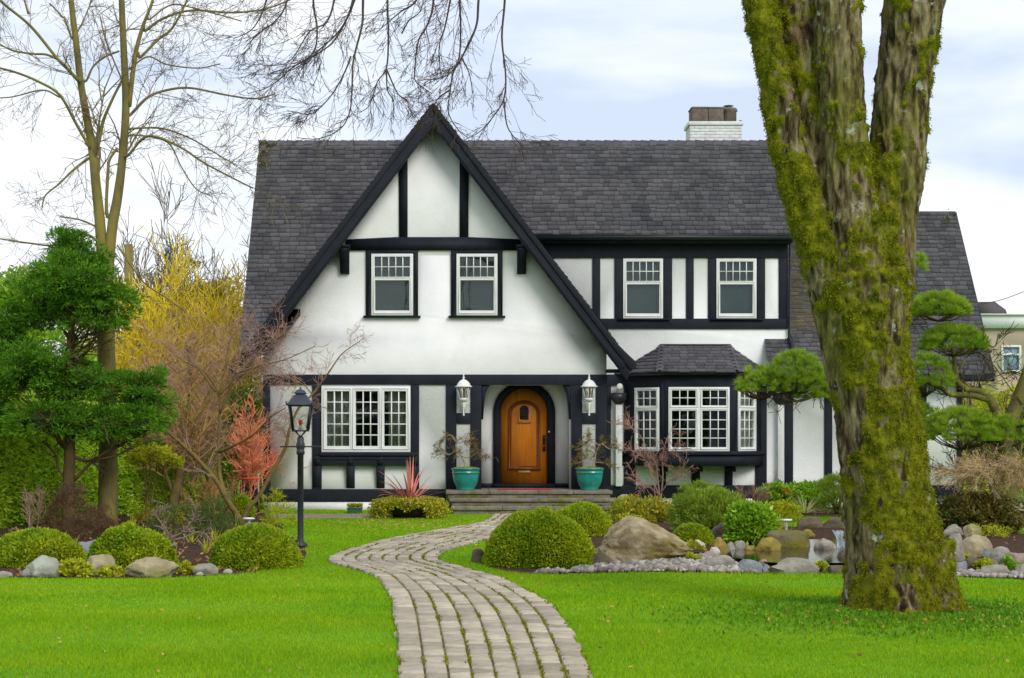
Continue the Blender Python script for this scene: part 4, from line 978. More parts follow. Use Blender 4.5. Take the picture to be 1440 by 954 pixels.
bonsai(829, 33.42, 'green glazed pot with a bare spreading maple, right of the front door', [[(833, 659), (836, 650), (838, 638), (843, 627), (852, 622)], [(836, 648), (826, 644), (818, 649), (808, 653)], [(843, 627), (834, 622), (824, 628), (812, 632)], [(838, 650), (850, 652), (862, 658)], [(846, 624), (858, 632), (866, 627)], [(834, 622), (828, 616)]])

# bowl planter with red strap leaves
by = 30.6; cx = X(575, by); T = thing('bowl_planter', (cx, by, 0), 'dark bowl planter with trailing leaves and red strap-leaved plant on the lawn', 'planter')
m = MB(); m.smooth = True; m.lathe(cx, by, [(.25, 0), (.30, .02), (.45, .12), (.54, .25), (.56, .31), (.52, .31), (.50, .26), (.02, .25)], 28); part('bowl', m, M('dark_bowl', (.045, .03, .022), (.03, .02, .015), scale=8, rough=.8, bump=.4), T)
m = MB(); n = 9000; a = rs.uniform(0, 6.28, n); rad = .56+rs.normal(0, .07, n); dr = np.abs(rs.normal(0, 1, n))*.10*(1+.9*np.abs(np.cos(a))); zz = .36-dr*1.15+rs.normal(0, .02, n); rad += .12*np.clip(.36-zz, 0, .2)*4*np.abs(np.cos(a))
k = (zz > .03) & ((np.abs(np.cos(a)) > .55) | (zz > .20+.05*np.sin(a*9))); Pn = np.stack([cx+rad*np.cos(a)*1.02, by+rad*np.sin(a), zz], 1)[k]; D = np.stack([np.cos(a), np.sin(a), -.2+np.zeros(n)], 1)[k]; leaves(m, Pn, D, .045, .032, jit=.8)
n = 2500; a = rs.uniform(0, 6.28, n); r = .55*np.sqrt(rs.uniform(0, 1, n)); leaves(m, np.stack([cx+r*np.cos(a), by+r*np.sin(a), .31+rs.uniform(0, .08, n)], 1), np.array([[0, 0, 1.]])+np.zeros((n, 3)), .05, .035, jit=.8); part('trailing_leaves', m, m_trail, T)
def straps(mb, c, n, Lr, w, tilt=(10, 75), droop=1.2, az=None):
    for i in range(n):
        a = random.uniform(0, 2*math.pi) if az is None else az; t = R(random.uniform(*tilt)); L = random.uniform(*Lr); p = np.array(c, float)+np.array([math.cos(a), math.sin(a), 0])*.03
        d = np.array([math.cos(a)*math.sin(t), math.sin(a)*math.sin(t), math.cos(t)]); sd = np.array([-math.sin(a), math.cos(a), 0]); vs = []; k = 9
        for j in range(k+1):
            f = j/k; ww = w*(1-f**2.2)*(.55+.45*min(1, f*4)); vs += [tuple(p-sd*ww/2), tuple(p+np.array([0, 0, -ww*.18])), tuple(p+sd*ww/2)]
            p = p+d*L/k; d = d+np.array([0, 0, -droop*f*f*.35*math.sin(t)*1.6]); d /= np.linalg.norm(d)
        mb.add(vs, [q for j in range(k) for q in ((3*j, 3*j+1, 3*j+4, 3*j+3), (3*j+1, 3*j+2, 3*j+5, 3*j+4))])
m = MB(); straps(m, (cx+.02, by, .34), 52, (.5, .95), .046, (35, 92), .75); straps(m, (cx+.04, by, .34), 5, (.85, .95), .05, (0, 12), .4); part('strap_leaves', m, m_strap, T)
m = MB(); m.lathe(cx+.02, by, [(.07, .28), (.10, .40), (.06, .55), (.01, .6)], 10); part('stem', m, m_bark_brown, T)
# little green box
gx_, gy_ = X(499, 32.4), 32.4
T = thing('small_planter', (gx_, gy_, 0), 'small green window box of yellow plants on the strip of paving', 'planter')
m = MB(); m.box(gx_-.15, gx_+.15, gy_-.08, gy_+.08, .01, .12); m.box(gx_-.165, gx_+.165, gy_-.095, gy_+.095, .10, .125); part('box', m, m_greenbox, T, bevel=.008)
m = MB(); n = 700; Pn = np.stack([gx_+rs.uniform(-.15, .15, n), gy_+rs.uniform(-.08, .08, n), .13+rs.uniform(0, .06, n)], 1); leaves(m, Pn, np.array([[0, 0, 1.]])+np.zeros((n, 3)), .04, .025, jit=.8); part('plants', m, m_trail, T)
gx_, gy_ = X(926, 31.2), 31.2
T = thing('blue_planter', (gx_, gy_, 0), 'blue glazed rectangular planter in the bed below the bay window', 'planter')
m = MB(); m.box(gx_-.26, gx_+.26, gy_-.13, gy_+.13, .02, .17); m.box(gx_-.29, gx_+.29, gy_-.16, gy_+.16, .15, .19); part('box', m, m_blueglaze, T, bevel=.012)
m = MB(); n = 500; Pn = np.stack([gx_+rs.uniform(-.24, .24, n), gy_+rs.uniform(-.1, .1, n), .18+rs.uniform(0, .05, n)], 1); leaves(m, Pn, np.array([[0, 0, 1.]])+np.zeros((n, 3)), .05, .03, jit=.8); part('plants', m, m_bright, T)

# mushroom shaped garden lights
def garden_light(px, py, pt, label):
    x, y = G(px, py); zt = Z(pt, y); T = thing('garden_light', (x, y, 0), label, 'garden light', 'low white garden lights')
    m = MB(); m.lathe(x, y, [(.03, 0), (.03, zt-.07), (.045, zt-.05), (.03, zt-.04)], 12); part('stem', m, m_white, T)
    m = MB(); m.lathe(x, y, [(.03, zt-.045), (.10, zt-.03), (.11, zt-.015), (.09, zt-.003), (.02, zt)], 16); part('cap', m, m_white, T)
garden_light(350, 745, 728, 'small white mushroom light in the left bed behind a clipped shrub'); garden_light(1105, 752, 730, 'small white mushroom light standing by the pond rocks')

# ================================================================== CLIPPED SHRUBS
def clipped(x0, x1, yt, yb, label, n, mat, L=.035, depth=.9, lump=.05, seed=0, W_=None, group='clipped round shrubs'):
    zf = GY(yb); w = (x1-x0)/2; zc = zf
    for _ in range(4): zc = zf+w*zc/F*depth
    cx, rx = X((x0+x1)/2, zc), w*zc/F; h = Z(yt, zc)
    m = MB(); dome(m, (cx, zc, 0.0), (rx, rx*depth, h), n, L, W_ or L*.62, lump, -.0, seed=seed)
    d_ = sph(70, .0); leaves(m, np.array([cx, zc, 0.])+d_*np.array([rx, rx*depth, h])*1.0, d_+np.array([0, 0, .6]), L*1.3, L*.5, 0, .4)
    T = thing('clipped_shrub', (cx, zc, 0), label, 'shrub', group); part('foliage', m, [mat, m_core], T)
    m = MB(); 
    for k in range(6):
        a = k*1.05; m.tube([(cx, zc, 0), (cx+rx*.35*math.cos(a), zc+rx*.3*math.sin(a), h*.5)], [.03, .012], 6)
    part('stem', m, m_bark_brown, T)
clipped(679, 836, 717, 801, 'large clipped dome shrub beside the path in front of the steps', 26000, m_boxl, .034, seed=1)
clipped(774, 862, 706, 756, 'clipped dome shrub half hidden behind the largest dome', 14000, m_boxl, .034, seed=2)
clipped(944, 1003, 737, 768, 'low clipped mound behind the largest boulder', 6000, m_box2, .036, seed=3)
clipped(295, 427, 739, 803, 'clipped dome shrub at the foot of the lamp post', 20000, m_box2, .038, seed=4)
clipped(124, 250, 738, 808, 'loose clipped shrub behind the grooved boulder of the left bed', 16000, m_box2, .040, lump=.10, seed=5)
clipped(-12, 118, 745, 800, 'wide low clipped shrub at the left edge behind the flat-topped boulder', 16000, m_box2, .036, lump=.08, seed=6)
clipped(325, 358, 698, 728, 'small round shrub beside the grey bin left of the house', 3500, m_boxl, .04, seed=7)

# ================================================================== ROCKS
def rock(x0, x1, yt, yb, mat, label, sub=4, seed=None, dep=.75, rough=.22, lift=0.0, planes=13, peak=None, group=None, floor=0.0):
    """boulder measured by its box in the photo; stands on the ground at yb"""
    sd = seed if seed is not None else int(x0*7+yb); g = np.random.RandomState(sd)
    zf = GY(yb) if floor == 0 else (EYE-floor)*F/(yb-HY); w = (x1-x0)/2; zc = zf
    for _ in range(4): zc = zf+w*zc/F*dep
    cx = X((x0+x1)/2, zc); rx = w*zc/F; h = Z(yt, zc)-floor
    bm = bmesh.new(); bmesh.ops.create_icosphere(bm, subdivisions=sub, radius=1)
    V = np.array([v.co[:] for v in bm.verts]); Fc = np.array([[v.index for v in f.verts] for f in bm.faces]); bm.free()
    for _ in range(planes):
        n = g.normal(0, 1, 3); n /= np.linalg.norm(n); d = g.uniform(.68, .9); s = V@n-d; V = V-np.where(s > 0, s, 0)[:, None]*n*.92
    off = g.uniform(0, 50, 3)
    nn = np.array([mnoise.noise(Vector(v*1.3+off)) for v in V]); V = V*(1+rough*nn)[:, None]
    if sub > 3:
        n2 = np.array([mnoise.fractal(Vector(v*4+off), 1.0, 2.0, 4) for v in V]); V = V*(1+rough*.34*n2)[:, None]
    V = V/np.abs(V).max(0)
    mnx, mxx = V[:, 0].min(), V[:, 0].max(); V[:, 0] = (V[:, 0]-(mnx+mxx)/2)/((mxx-mnx)/2)
    if peak: V[:, 2] *= (1-.66*np.abs(V[:, 0]-peak)**1.2)
    zt = V[:, 2].max(); V[:, 2] = V[:, 2]/zt
    Vw = np.stack([cx+V[:, 0]*rx, zc+V[:, 1]*rx*dep, floor+np.where(V[:, 2] > -.35, (V[:, 2]+.35)/1.35*h*1.0, (V[:, 2]+.35)*h*.5)+lift], 1)
    m = MB(); m.smooth = True; m.nadd(Vw, Fc)
    o = solo('rock', m, rk[mat], (cx, zc, floor+lift), label, 'rock', group); return o
RG = 'rocks of the garden beds'
def rocks(lst, grp):
    for r in lst: rock(*r[:6], group=grp, **(r[6] if len(r) > 6 else {}))
rocks([
 (30, 92, 781, 813, 'pale', 'flat-topped pale grey boulder at the left lawn edge', dict(planes=12)),
 (114, 167, 780, 811, 'tan', 'angular tan boulder between two boulders of the left bed'),
 (176, 252, 783, 814, 'tan', 'wide grooved pale boulder, broadest along the left lawn edge', dict(planes=12, sub=5)),
 (271, 308, 792, 810, 'grey', 'small rounded grey rock beside the clipped shrub by the lamp post'),
 (-6, 18, 803, 814, 'grey', 'low grey rock cut by the left edge of the photo'),
 (313, 327, 800, 808, 'pale', 'tiny pale stone left of the shrub by the lamp post', dict(sub=3)),
 (275, 286, 803, 810, 'white', 'tiny white stone in front of the small rounded grey rock', dict(sub=3)),
 (108, 154, 757, 782, 'blue', 'blue-grey slab lying behind the angular tan boulder', dict(planes=14))], 'rocks of the left bed')
rocks([
 (831, 974, 726, 794, 'boulder', 'huge peaked sandy boulder right of the clipped domes', dict(sub=6, peak=-.12, planes=12, rough=.24, seed=5, dep=.6)),
 (662, 684, 771, 793, 'dark', 'dark rock at the left foot of the largest clipped dome'),
 (826, 858, 776, 798, 'dark', 'dark wedge of rock between the clipped dome and the huge boulder'),
 (865, 893, 695, 724, 'pale', 'upright pale green-grey slab beside the steps', dict(dep=.4, planes=14, seed=77)),
 (857, 878, 699, 722, 'dark', 'brown rock behind the pale slab by the steps'),
 (999, 1035, 734, 763, 'dark', 'brown angular rock under the spreading mugo pine', dict(planes=12)),
 (968, 992, 759, 773, 'white', 'smooth whitish rock between the huge boulder and the low mound'),
 (1000, 1023, 755, 781, 'ochre', 'ochre rock left of the glossy green bush'),
 (1021, 1034, 762, 779, 'grey', 'grey rock tucked against the ochre rock'),
 (1032, 1050, 760, 777, 'grey', 'grey rock at the foot of the glossy green bush'),
 (1045, 1063, 767, 779, 'ochre', 'small ochre rock right below the glossy green bush'),
 (1061, 1099, 755, 780, 'ochre', 'yellowish mossy rock at the pond edge in front of the long dark rock', dict(planes=12)),
 (1077, 1141, 745, 775, 'moss', 'long dark mossy rock behind the pond', dict(dep=.5)),
 (1144, 1178, 757, 778, 'grey', 'grey rock in the pond left of the little waterfall'),
 (1119, 1158, 727, 744, 'dark', 'left block of the low stone ledge behind the pond', dict(dep=.5, planes=14)),
 (1157, 1192, 728, 744, 'dark', 'right block of the low stone ledge behind the pond', dict(dep=.5, planes=14, seed=31)),
 (1196, 1240, 729, 745, 'grey', 'ledge stone behind the mossy trunk', dict(dep=.5)),
 (988, 1041, 780, 803, 'grey', 'flat fissured grey rock at the left end of the pond', dict(dep=.7, planes=14)),
 (1024, 1042, 794, 807, 'white', 'whitish stone before the flat fissured rock'),
 (1038, 1071, 786, 807, 'blue', 'smooth blue-grey rock in the front row of the pond'),
 (1071, 1084, 793, 807, 'blue', 'small dark grey stone between blue-grey rock and long flat rock'),
 (1079, 1152, 784, 809, 'grey', 'long flat-topped rock at the front of the pond', dict(dep=.45, planes=12, sub=5)),
 (1140, 1160, 787, 801, 'white', 'pale stone behind the right end of the long flat rock'),
 (1152, 1167, 789, 803, 'white', 'upright oval white stone right of the long flat rock', dict(dep=.5)),
 (1164, 1192, 795, 809, 'dark', 'brown stone on the grass edge against the mossy trunk'),
 (976, 997, 777, 790, 'blue', 'dark slate-blue stone among the pebbles'),
 (984, 1006, 775, 786, 'pink', 'pinkish flat stone behind the slate-blue stone'),
 (997, 1013, 769, 783, 'white', 'rounded cream stone beside the ochre rock'),
 (957, 975, 779, 791, 'grey', 'small grey stone at the right foot of the huge boulder'),
 (1066, 1080, 786, 796, 'pink', 'small pinkish stone behind the front row of the pond'),
 (967, 984, 733, 741, 'dark', 'flat brown stone under the left side of the mugo pine'),
 (1083, 1104, 738, 752, 'ochre', 'rounded mossy stone between glossy bush and garden light'),
 (1128, 1146, 744, 756, 'ochre', 'mossy stone above the right end of the long dark rock'),
 (1088, 1100, 757, 772, 'grey', 'grey stone wedged beside the yellowish mossy rock'),
 (1176, 1196, 772, 790, 'dark', 'dark stone at the foot of the waterfall'),
 ], 'rocks around the pond')
rocks([
 (1324, 1357, 750, 791, 'grey', 'tall grey rock just right of the mossy trunk', dict(planes=12)),
 (1350, 1396, 752, 785, 'tan', 'big tan rock in the upper row right of the trunk', dict(planes=12)),
 (1353, 1391, 781, 805, 'dark', 'dark rounded rock in the lower row right of the trunk'),
 (1390, 1426, 768, 797, 'grey', 'rounded grey-brown rock under the weeping tree'),
 (1414, 1450, 776, 799, 'pink', 'pinkish rock at the right edge of the photo'),
 (1377, 1422, 794, 813, 'grey', 'wide low rock of the front row right of the trunk'),
 (1340, 1360, 789, 807, 'blue', 'small bluish rock of the front row near the trunk'),
 (1328, 1343, 790, 803, 'dark', 'small dark stone against the trunk, right side'),
 (1334, 1346, 801, 809, 'ochre', 'small brown stone in front of the bluish rock'),
 (1324, 1354, 737, 754, 'grey', 'light grey rock of the top row next to the trunk'),
 (1354, 1381, 737, 757, 'tan', 'flat light rock of the top row left of the weeping tree'),
 (1426, 1455, 793, 813, 'grey', 'grey rock at the right edge in the front row'),
 (1380, 1394, 770, 785, 'blue', 'bluish stone behind the dark rounded rock'),
 ], 'rocks right of the trunk')
# pebbles: a gravelly ribbon
g = np.random.RandomState(3); bm = bmesh.new(); bmesh.ops.create_icosphere(bm, subdivisions=1, radius=1); IV = np.array([v.co[:] for v in bm.verts]); IF = np.array([[v.index for v in f.verts] for f in bm.faces]); bm.free()
def pebbles(n, poly, smin, smax, mi):
    P2 = np.array([G(*p) for p in poly]); lo, hi = P2.min(0), P2.max(0); q = g.uniform(lo, hi, (n*6, 2)); q = q[inpoly(q[:, 0], q[:, 1], P2)][:n]; n = len(q)
    s = smin+(smax*1.35-smin)*g.uniform(0, 1, n)**2.3; ang = g.uniform(0, 6.28, n); sc = np.stack([s, s*g.uniform(.6, 1, n), s*g.uniform(.6, .9, n)], 1)
    V = IV[None]*sc[:, None]*(1+g.normal(0, .08, (n, len(IV), 1))); c, s_ = np.cos(ang)[:, None], np.sin(ang)[:, None]
    V = np.stack([V[..., 0]*c-V[..., 1]*s_+q[:, 0:1], V[..., 0]*s_+V[..., 1]*c+q[:, 1:2], V[..., 2]+s[:, None]*.45+.015], 2).reshape(-1, 3)
    Fc = (IF[None]+np.arange(n)[:, None, None]*len(IV)).reshape(-1, 3); m = MB(); m.smooth = True; m.nadd(V, Fc); return m
m_peb = M('pebbles', (0.50, 0.45, 0.38), (0.22, 0.20, 0.19), scale=3, rough=.85, island=1.0, islval=.4, c3=(.34, .26, .2), s3=5, lo3=.5, hi3=.6)
pz = [(750, 808), (800, 806), (850, 799), (900, 795), (950, 789), (985, 786), (1040, 800), (1075, 804), (1060, 808), (940, 805), (820, 807), (760, 809)]
solo('pebbles', pebbles(2300, pz, .016, .045, 0), m_peb, (0, 0, 0), 'pale rounded pebbles between the lawn and the huge boulder', 'pebbles', kind='stuff')
solo('gravel', pebbles(900, [(1325, 806), (1440, 810), (1470, 816), (1325, 812)], .015, .035, 0), m_peb, (0, 0, 0), 'thin line of pale gravel along the lawn right of the trunk', 'gravel', kind='stuff')
def labelled_pebbles(): pass
for i, (px_, py_, w, mt, lb) in enumerate([(905, 792, 9, 'grey', 'grey cobble left of centre in the pebble ribbon'), (937, 788, 10, 'white', 'white cobble touching the huge boulder'), (948, 786, 8, 'pink', 'pinkish cobble touching the huge boulder'), (930, 795, 8, 'pink', 'reddish cobble in the middle of the pebbles'), (966, 787, 11, 'blue', 'bluish cobble left of the slate-blue stone')]):
    rock(px_-w/2, px_+w/2, py_-w*.7, py_, mt, lb, sub=3, group='cobbles among the pebbles')
# pond
m_water = M('pond_water', (0.012, 0.013, 0.008), rough=.03, spec=.9, bump=.12, bscale=9, bdist=.01)
m = MB(); c = catmull([(*G(*p), .05) for p in [(1030, 790), (1075, 796), (1120, 798), (1200, 797), (1260, 795), (1270, 770), (1200, 764), (1120, 764), (1060, 770), (1030, 778), (1030, 790)]], 5)[:-1]
m.add([tuple(p) for p in c], [tuple(t) for t in tessellate_polygon([[Vector((p[0], p[1], 0)) for p in c]])]); struct('pond', m, m_water)
m_fall = M('falling_water', (.07, .09, .11), (.34, .38, .43), scale=9, rough=.1, spec=.8, stretch=(3, 1, .5), bump=.8, bscale=14)
wx, wy = G(1186, 775); m = MB(); vs = []; m.smooth = True
for i in range(15):
    for j in range(9): u = i/14; v = j/8; vs.append((wx-.10+u*.28, wy+.25*(1-v)+.10*math.sin(v*2.5)*-1+.03*math.sin(u*19+j), .27-.23*v**1.6+.015*math.sin(u*31)))
m.add(vs, [(i*9+j, i*9+j+1, (i+1)*9+j+1, (i+1)*9+j) for i in range(14) for j in range(8)])
T = solo('waterfall', m, m_fall, (wx, wy, 0), 'little splashing waterfall into the pond beside the mossy trunk', 'waterfall')

# ================================================================== BIG MOSSY TREE
TY = TREE[1]; TT = thing('mossy_tree', (TREE[0], TY, gh(np.array([TREE[0]]), np.array([TY]))[0]), 'huge mossy tree trunk with several upright stems, standing in the right lawn', 'tree')
def tp(l, dy=0.0): return [(X(a, TY+dy), TY+dy, Z(b, TY+dy)) for a, b, w in l], [w/2*TY/F*.975-.012 for a, b, w in l]
stems = {
 'm': ([(1272, 905, 205), (1271, 872, 172), (1265, 835, 162), (1259, 790, 141), (1248, 700, 126), (1238, 620, 121), (1230, 560, 119), (1220, 511, 122), (1213, 460, 128), (1208, 420, 136), (1204, 390, 140)], 0),
 'a': ([(1196, 470, 88), (1172, 400, 74), (1152, 335, 66), (1134, 285, 58), (1110, 210, 52), (1089, 105, 48), (1067, 0, 45), (1040, -130, 42), (1005, -280, 36), (960, -430, 28)], -.02),
 'b': ([(1200, 430, 90), (1178, 350, 74), (1160, 280, 68), (1146, 210, 62), (1133, 105, 58), (1119, 0, 58), (1100, -150, 52), (1085, -320, 44), (1080, -480, 30)], .12),
 'c': ([(1214, 440, 100), (1205, 350, 88), (1196, 280, 76), (1189, 197, 64), (1181, 105, 66), (1177, 0, 66), (1180, -160, 58), (1195, -330, 48), (1200, -500, 30)], -.08),
 'd': ([(1222, 470, 100), (1236, 400, 98), (1246, 310, 86), (1258, 250, 84), (1263, 197, 80), (1271, 105, 78), (1278, 54, 80), (1287, 0, 88), (1310, -120, 72), (1345, -300, 56), (1380, -470, 36)], .04)}
m = MB()
for k, (l, dy) in stems.items():
    p, r = tp(l, dy); c = catmull([tuple(a)+(b,) for a, b in zip(p, r)], 5); m.tube([q[:3] for q in c], [q[3] for q in c], 28)
for a in (0.3, 1.5, 2.6, 3.5, 4.4, 5.4):   # root flare
    k = .88 if a < 2 or a > 5 else .74; m.tube([(TREE[0]+.22*math.cos(a), TY+.22*math.sin(a), .62), (TREE[0]+.38*k*math.cos(a), TY+.36*math.sin(a), .2), (TREE[0]+.58*k*math.cos(a), TY+.52*math.sin(a), .02), (TREE[0]+.72*k*math.cos(a), TY+.66*math.sin(a), -.12)], [.25, .19, .12, .06], 14)
me = mesh_from('tmp', m, m_bark_brown, (0, 0, 0)); to = bpy.data.objects.new('tmp', me); C.objects.link(to)
rm = to.modifiers.new('r', 'REMESH'); rm.mode = 'VOXEL'; rm.voxel_size = .016
sm = to.modifiers.new('s', 'SMOOTH'); sm.factor = .5; sm.iterations = 8
dg = bpy.context.evaluated_depsgraph_get(); ev = to.evaluated_get(dg).to_mesh()
nv = len(ev.vertices); V = np.empty(nv*3); ev.vertices.foreach_get('co', V); V = V.reshape(-1, 3)
NN = np.empty(nv*3); ev.vertices.foreach_get('normal', NN); NN = NN.reshape(-1, 3)
FC = np.array([p.vertices[:] for p in ev.polygons if len(p.vertices) == 4])
bpy.data.objects.remove(to)
pyv = HY-(V[:, 2]-EYE)*F/V[:, 1]; pxv = PX+V[:, 0]*F/V[:, 1]
def ridged(v, s): return 1-2*abs(mnoise.noise(s*v))
ns1 = np.array([1-abs(mnoise.noise(Vector((v[0]*17+.35*math.sin(v[2]*3), v[1]*17, v[2]*4.2))))*2.8 for v in V])
ns2 = np.array([mnoise.fractal(Vector((v[0]*3.2, v[1]*3.2, v[2]*2.2)), .9, 2.0, 4) for v in V])
ns3 = np.array([mnoise.fractal(Vector((v[0]*11+5, v[1]*11, v[2]*8)), .9, 2.0, 3) for v in V])
stemA = np.interp(pyv, [-450, 0, 105, 210, 285, 335, 400, 470], [990, 1094, 1118, 1136, 1162, 1176, 1190, 1200])
bias = np.where(pyv > 440, .24, np.where(pyv > 400, .15, -.22))
bias = np.where((pyv > 440) & (pxv+ns2*45 < np.interp(pyv, [440, 560, 700, 870], [1178, 1198, 1212, 1214])), -.30, bias)
bias = np.where((pyv < 430) & (pxv+ns2*10 < stemA-4), .27, bias)
bias = np.where((pyv < 420) & (pyv > 200) & (pxv > 1195) & (pxv < 1265), .06, bias)
bias = np.where((pyv < 170) & (pyv > 60) & (pxv > 1105) & (pxv < 1150), .15, bias)
bias = np.where(V[:, 1] > TY+.25, .05, bias)
mossv = 1/(1+np.exp(-(bias*1.0+ns2*.60+ns3*.42-.02)*9))
V2 = V+NN*((ns1*.024-.004)*(1-.6*mossv)+mossv*(.006+.036*ns3+.022*ns2))[:, None]
m = MB(); m.smooth = True; m.nadd(V2, FC)
mb_bark = bpy.data.materials.new('big_trunk_bark'); mb_bark.use_nodes = True; t = mb_bark.node_tree; bs = t.nodes['Principled BSDF']; bs.inputs['Roughness'].default_value = .95; bs.inputs['Specular IOR Level'].default_value = .15
at = nd(t, 'ShaderNodeAttribute', attribute_name='moss'); co = nd(t, 'ShaderNodeTexCoord')
def tn(sc, st=(1, 1, 1), det=8):
    mp_ = nd(t, 'ShaderNodeMapping'); mp_.inputs['Scale'].default_value = st; link(t, co.outputs['Object'], mp_.inputs[0]); n = nd(t, 'ShaderNodeTexNoise'); n.inputs['Scale'].default_value = sc; n.inputs['Detail'].default_value = det; n.inputs['Roughness'].default_value = .62; link(t, mp_.outputs[0], n.inputs['Vector']); return n.outputs['Fac']
def cr(f, stops):
    r = nd(t, 'ShaderNodeValToRGB'); e = r.color_ramp.elements; e[0].position = stops[0][0]; e[0].color = (*stops[0][1], 1); e[1].position = stops[-1][0]; e[1].color = (*stops[-1][1], 1)
    for p_, c_ in stops[1:-1]: q = e.new(p_); q.color = (*c_, 1)
    link(t, f, r.inputs[0]); return r.outputs[0]
def mxc(f, a, b):
    n = nd(t, 'ShaderNodeMix', data_type='RGBA'); link(t, f, n.inputs[0]); link(t, a, n.inputs[6]); link(t, b, n.inputs[7]); return n.outputs[2]
def rng(f, lo, hi):
    r = nd(t, 'ShaderNodeMapRange'); r.inputs[1].default_value = lo; r.inputs[2].default_value = hi; link(t, f, r.inputs[0]); return r.outputs[0]
fiss = tn(15, (1, 1, .24)); bark = cr(fiss, [(.38, (.02, .013, .008)), (.46, (.085, .062, .028)), (.55, (.20, .16, .085)), (.68, (.34, .29, .18))])
bark = mxc(rng(tn(2.3, (1, 1, .6)), .46, .62), bark, cr(fiss, [(.36, (.05, .045, .012)), (.6, (.22, .20, .05)), (.75, (.30, .27, .09))]))       # greenish algae
lich = mxc(rng(tn(5.5), .60, .66), bark, cr(tn(40), [(.3, (.27, .29, .22)), (.7, (.46, .47, .38))]))                                          # pale lichen
mossc = cr(tn(9, (1, 1, .8)), [(.34, (.045, .050, .004)), (.5, (.14, .15, .006)), (.68, (.25, .245, .010))])
red_ = mxc(rng(tn(4, (1, 1, .5)), .55, .7), lich, cr(fiss, [(.36, (.05, .02, .012)), (.6, (.22, .12, .08)), (.72, (.36, .25, .19))]))
col = mxc(rng(at.outputs['Fac'], .30, .62), red_, mossc); link(t, col, bs.inputs['Base Color'])
bn = nd(t, 'ShaderNodeBump'); bn.inputs['Strength'].default_value = 1; bn.inputs['Distance'].default_value = .035; link(t, fiss, bn.inputs['Height'])
bn2 = nd(t, 'ShaderNodeBump'); bn2.inputs['Strength'].default_value = .8; bn2.inputs['Distance'].default_value = .01; link(t, tn(70), bn2.inputs['Height']); link(t, bn.outputs[0], bn2.inputs['Normal']); link(t, bn2.outputs[0], bs.inputs['Normal'])
trk = part('trunk', m, mb_bark, TT)
if len(trk.data.vertices) == nv:
    a_ = trk.data.attributes.new('moss', 'FLOAT', 'POINT'); a_.data.foreach_set('value', mossv.astype(np.float32))
# moss tufts
w_ = mossv*(V[:, 1] < TY+.4)*((mossv > .45)); w_ = w_*(ns3 > -.25); ii = rs.choice(nv, 95000, p=w_/w_.sum())
Pn = V2[ii]+rs.normal(0, .007, (len(ii), 3)); m = MB(); leaves(m, Pn, NN[ii]*.7+np.array([0, 0, -.75]), .021, .008, jit=.5); part('moss', m, m_mossy, trk)
# fine crown branches above the frame and the twigs that hang into it
Tm, Tw = MB(), MB(); o = opt(.12, -.05, (20, 55), 4, (.35, .6), .0028)
Y0 = 14.6
limb(Tm, Tw, [P(1040, -130, TY), P(930, -260, 14.1), P(780, -330, 14.3), P(600, -340, 14.6), P(430, -300, 15.0)], .10, .03, 0, .5, o, 1, 8)
limb(Tm, Tw, [P(1380, -470, TY), P(1480, -600, 13.6), P(1600, -660, 13.0)], .09, .03, 14, 1.2, o, 1, 8); limb(Tm, Tw, [P(1200, -500, TY-.08), P(1210, -640, 14.2), P(1180, -760, 14.9)], .09, .03, 14, 1.2, o, 1, 8)
limb(Tm, Tw, [P(1080, -480, 14.07), P(1040, -600, 14.7), P(960, -690, 15.4)], .09, .03, 14, 1.2, o, 1, 8)
def cz(l): return [(380+a/3.79, b/3.79) for a, b in l]
o2 = opt(.13, -.035, (18, 50), 3, (.35, .6), .0020)
hang = [[(520, -900), (505, -400), (495, 0), (490, 130), (455, 270), (440, 350), (435, 500), (420, 610), (370, 690), (260, 740), (140, 735)],
 [(660, -1000), (630, -400), (625, 0), (630, 180), (620, 360), (570, 440), (530, 560), (480, 600)], [(1150, -1000), (1130, -300), (1110, 0), (1095, 150), (1020, 310), (975, 390), (960, 480), (950, 600), (1000, 690), (1060, 740)],
 [(1000, -1100), (1000, -300), (1010, 0), (1015, 180), (1000, 330), (930, 410), (790, 430)], [(1300, -1100), (1260, -300), (1250, 0), (1235, 200), (1255, 400), (1245, 530), (1190, 620), (1120, 700), (1030, 750)],
 [(1245, 530), (1260, 660), (1290, 720), (1330, 765)], [(620, -1000), (520, -250), (450, 0), (380, 150), (280, 250), (180, 330), (0, 390)], [(300, -1000), (250, -300), (230, 0), (250, 150), (230, 280), (120, 360), (0, 460), (-120, 500)],
 [(880, -1000), (870, -300), (870, 0), (840, 130), (790, 220), (770, 380), (780, 440), (860, 500)], [(1000, -1000), (860, -200), (780, 0), (700, 60), (640, 110), (560, 180)], [(430, 300), (400, 380), (340, 490), (260, 580), (200, 610), (90, 590)],
 [(620, 370), (680, 500), (740, 540)], [(1100, -900), (1000, -200), (960, 0), (930, 150), (900, 250), (905, 380)], [(400, -1000), (360, -200), (340, 0), (300, 120), (210, 170), (100, 330), (-40, 350)],
 [(150, -1000), (100, -200), (90, 0), (40, 100), (-60, 180), (-140, 260)], [(620, 370), (625, 480), (655, 540), (655, 640)], [(1020, 310), (1060, 390), (1080, 500)], [(560, -900), (470, -200), (440, 0), (400, 120), (330, 230), (230, 300), (100, 380), (-80, 400)],
 [(700, 180), (740, 110), (800, 60), (830, -60)], [(960, 480), (900, 520), (870, 570)], [(30, -900), (0, -200), (-20, 0), (-90, 150), (-200, 210)]]
for i, l in enumerate(hang):
    top = l[0][1] < -500; yy = 14.4+((i*37) % 10)*.12; pts = pxl(cz(l), yy); limb(Tm, Tw, pts, .016 if top else .009, .0035, 15 if len(l) > 5 else 6, .50, o2, 2, 5, .28, 5, .35)
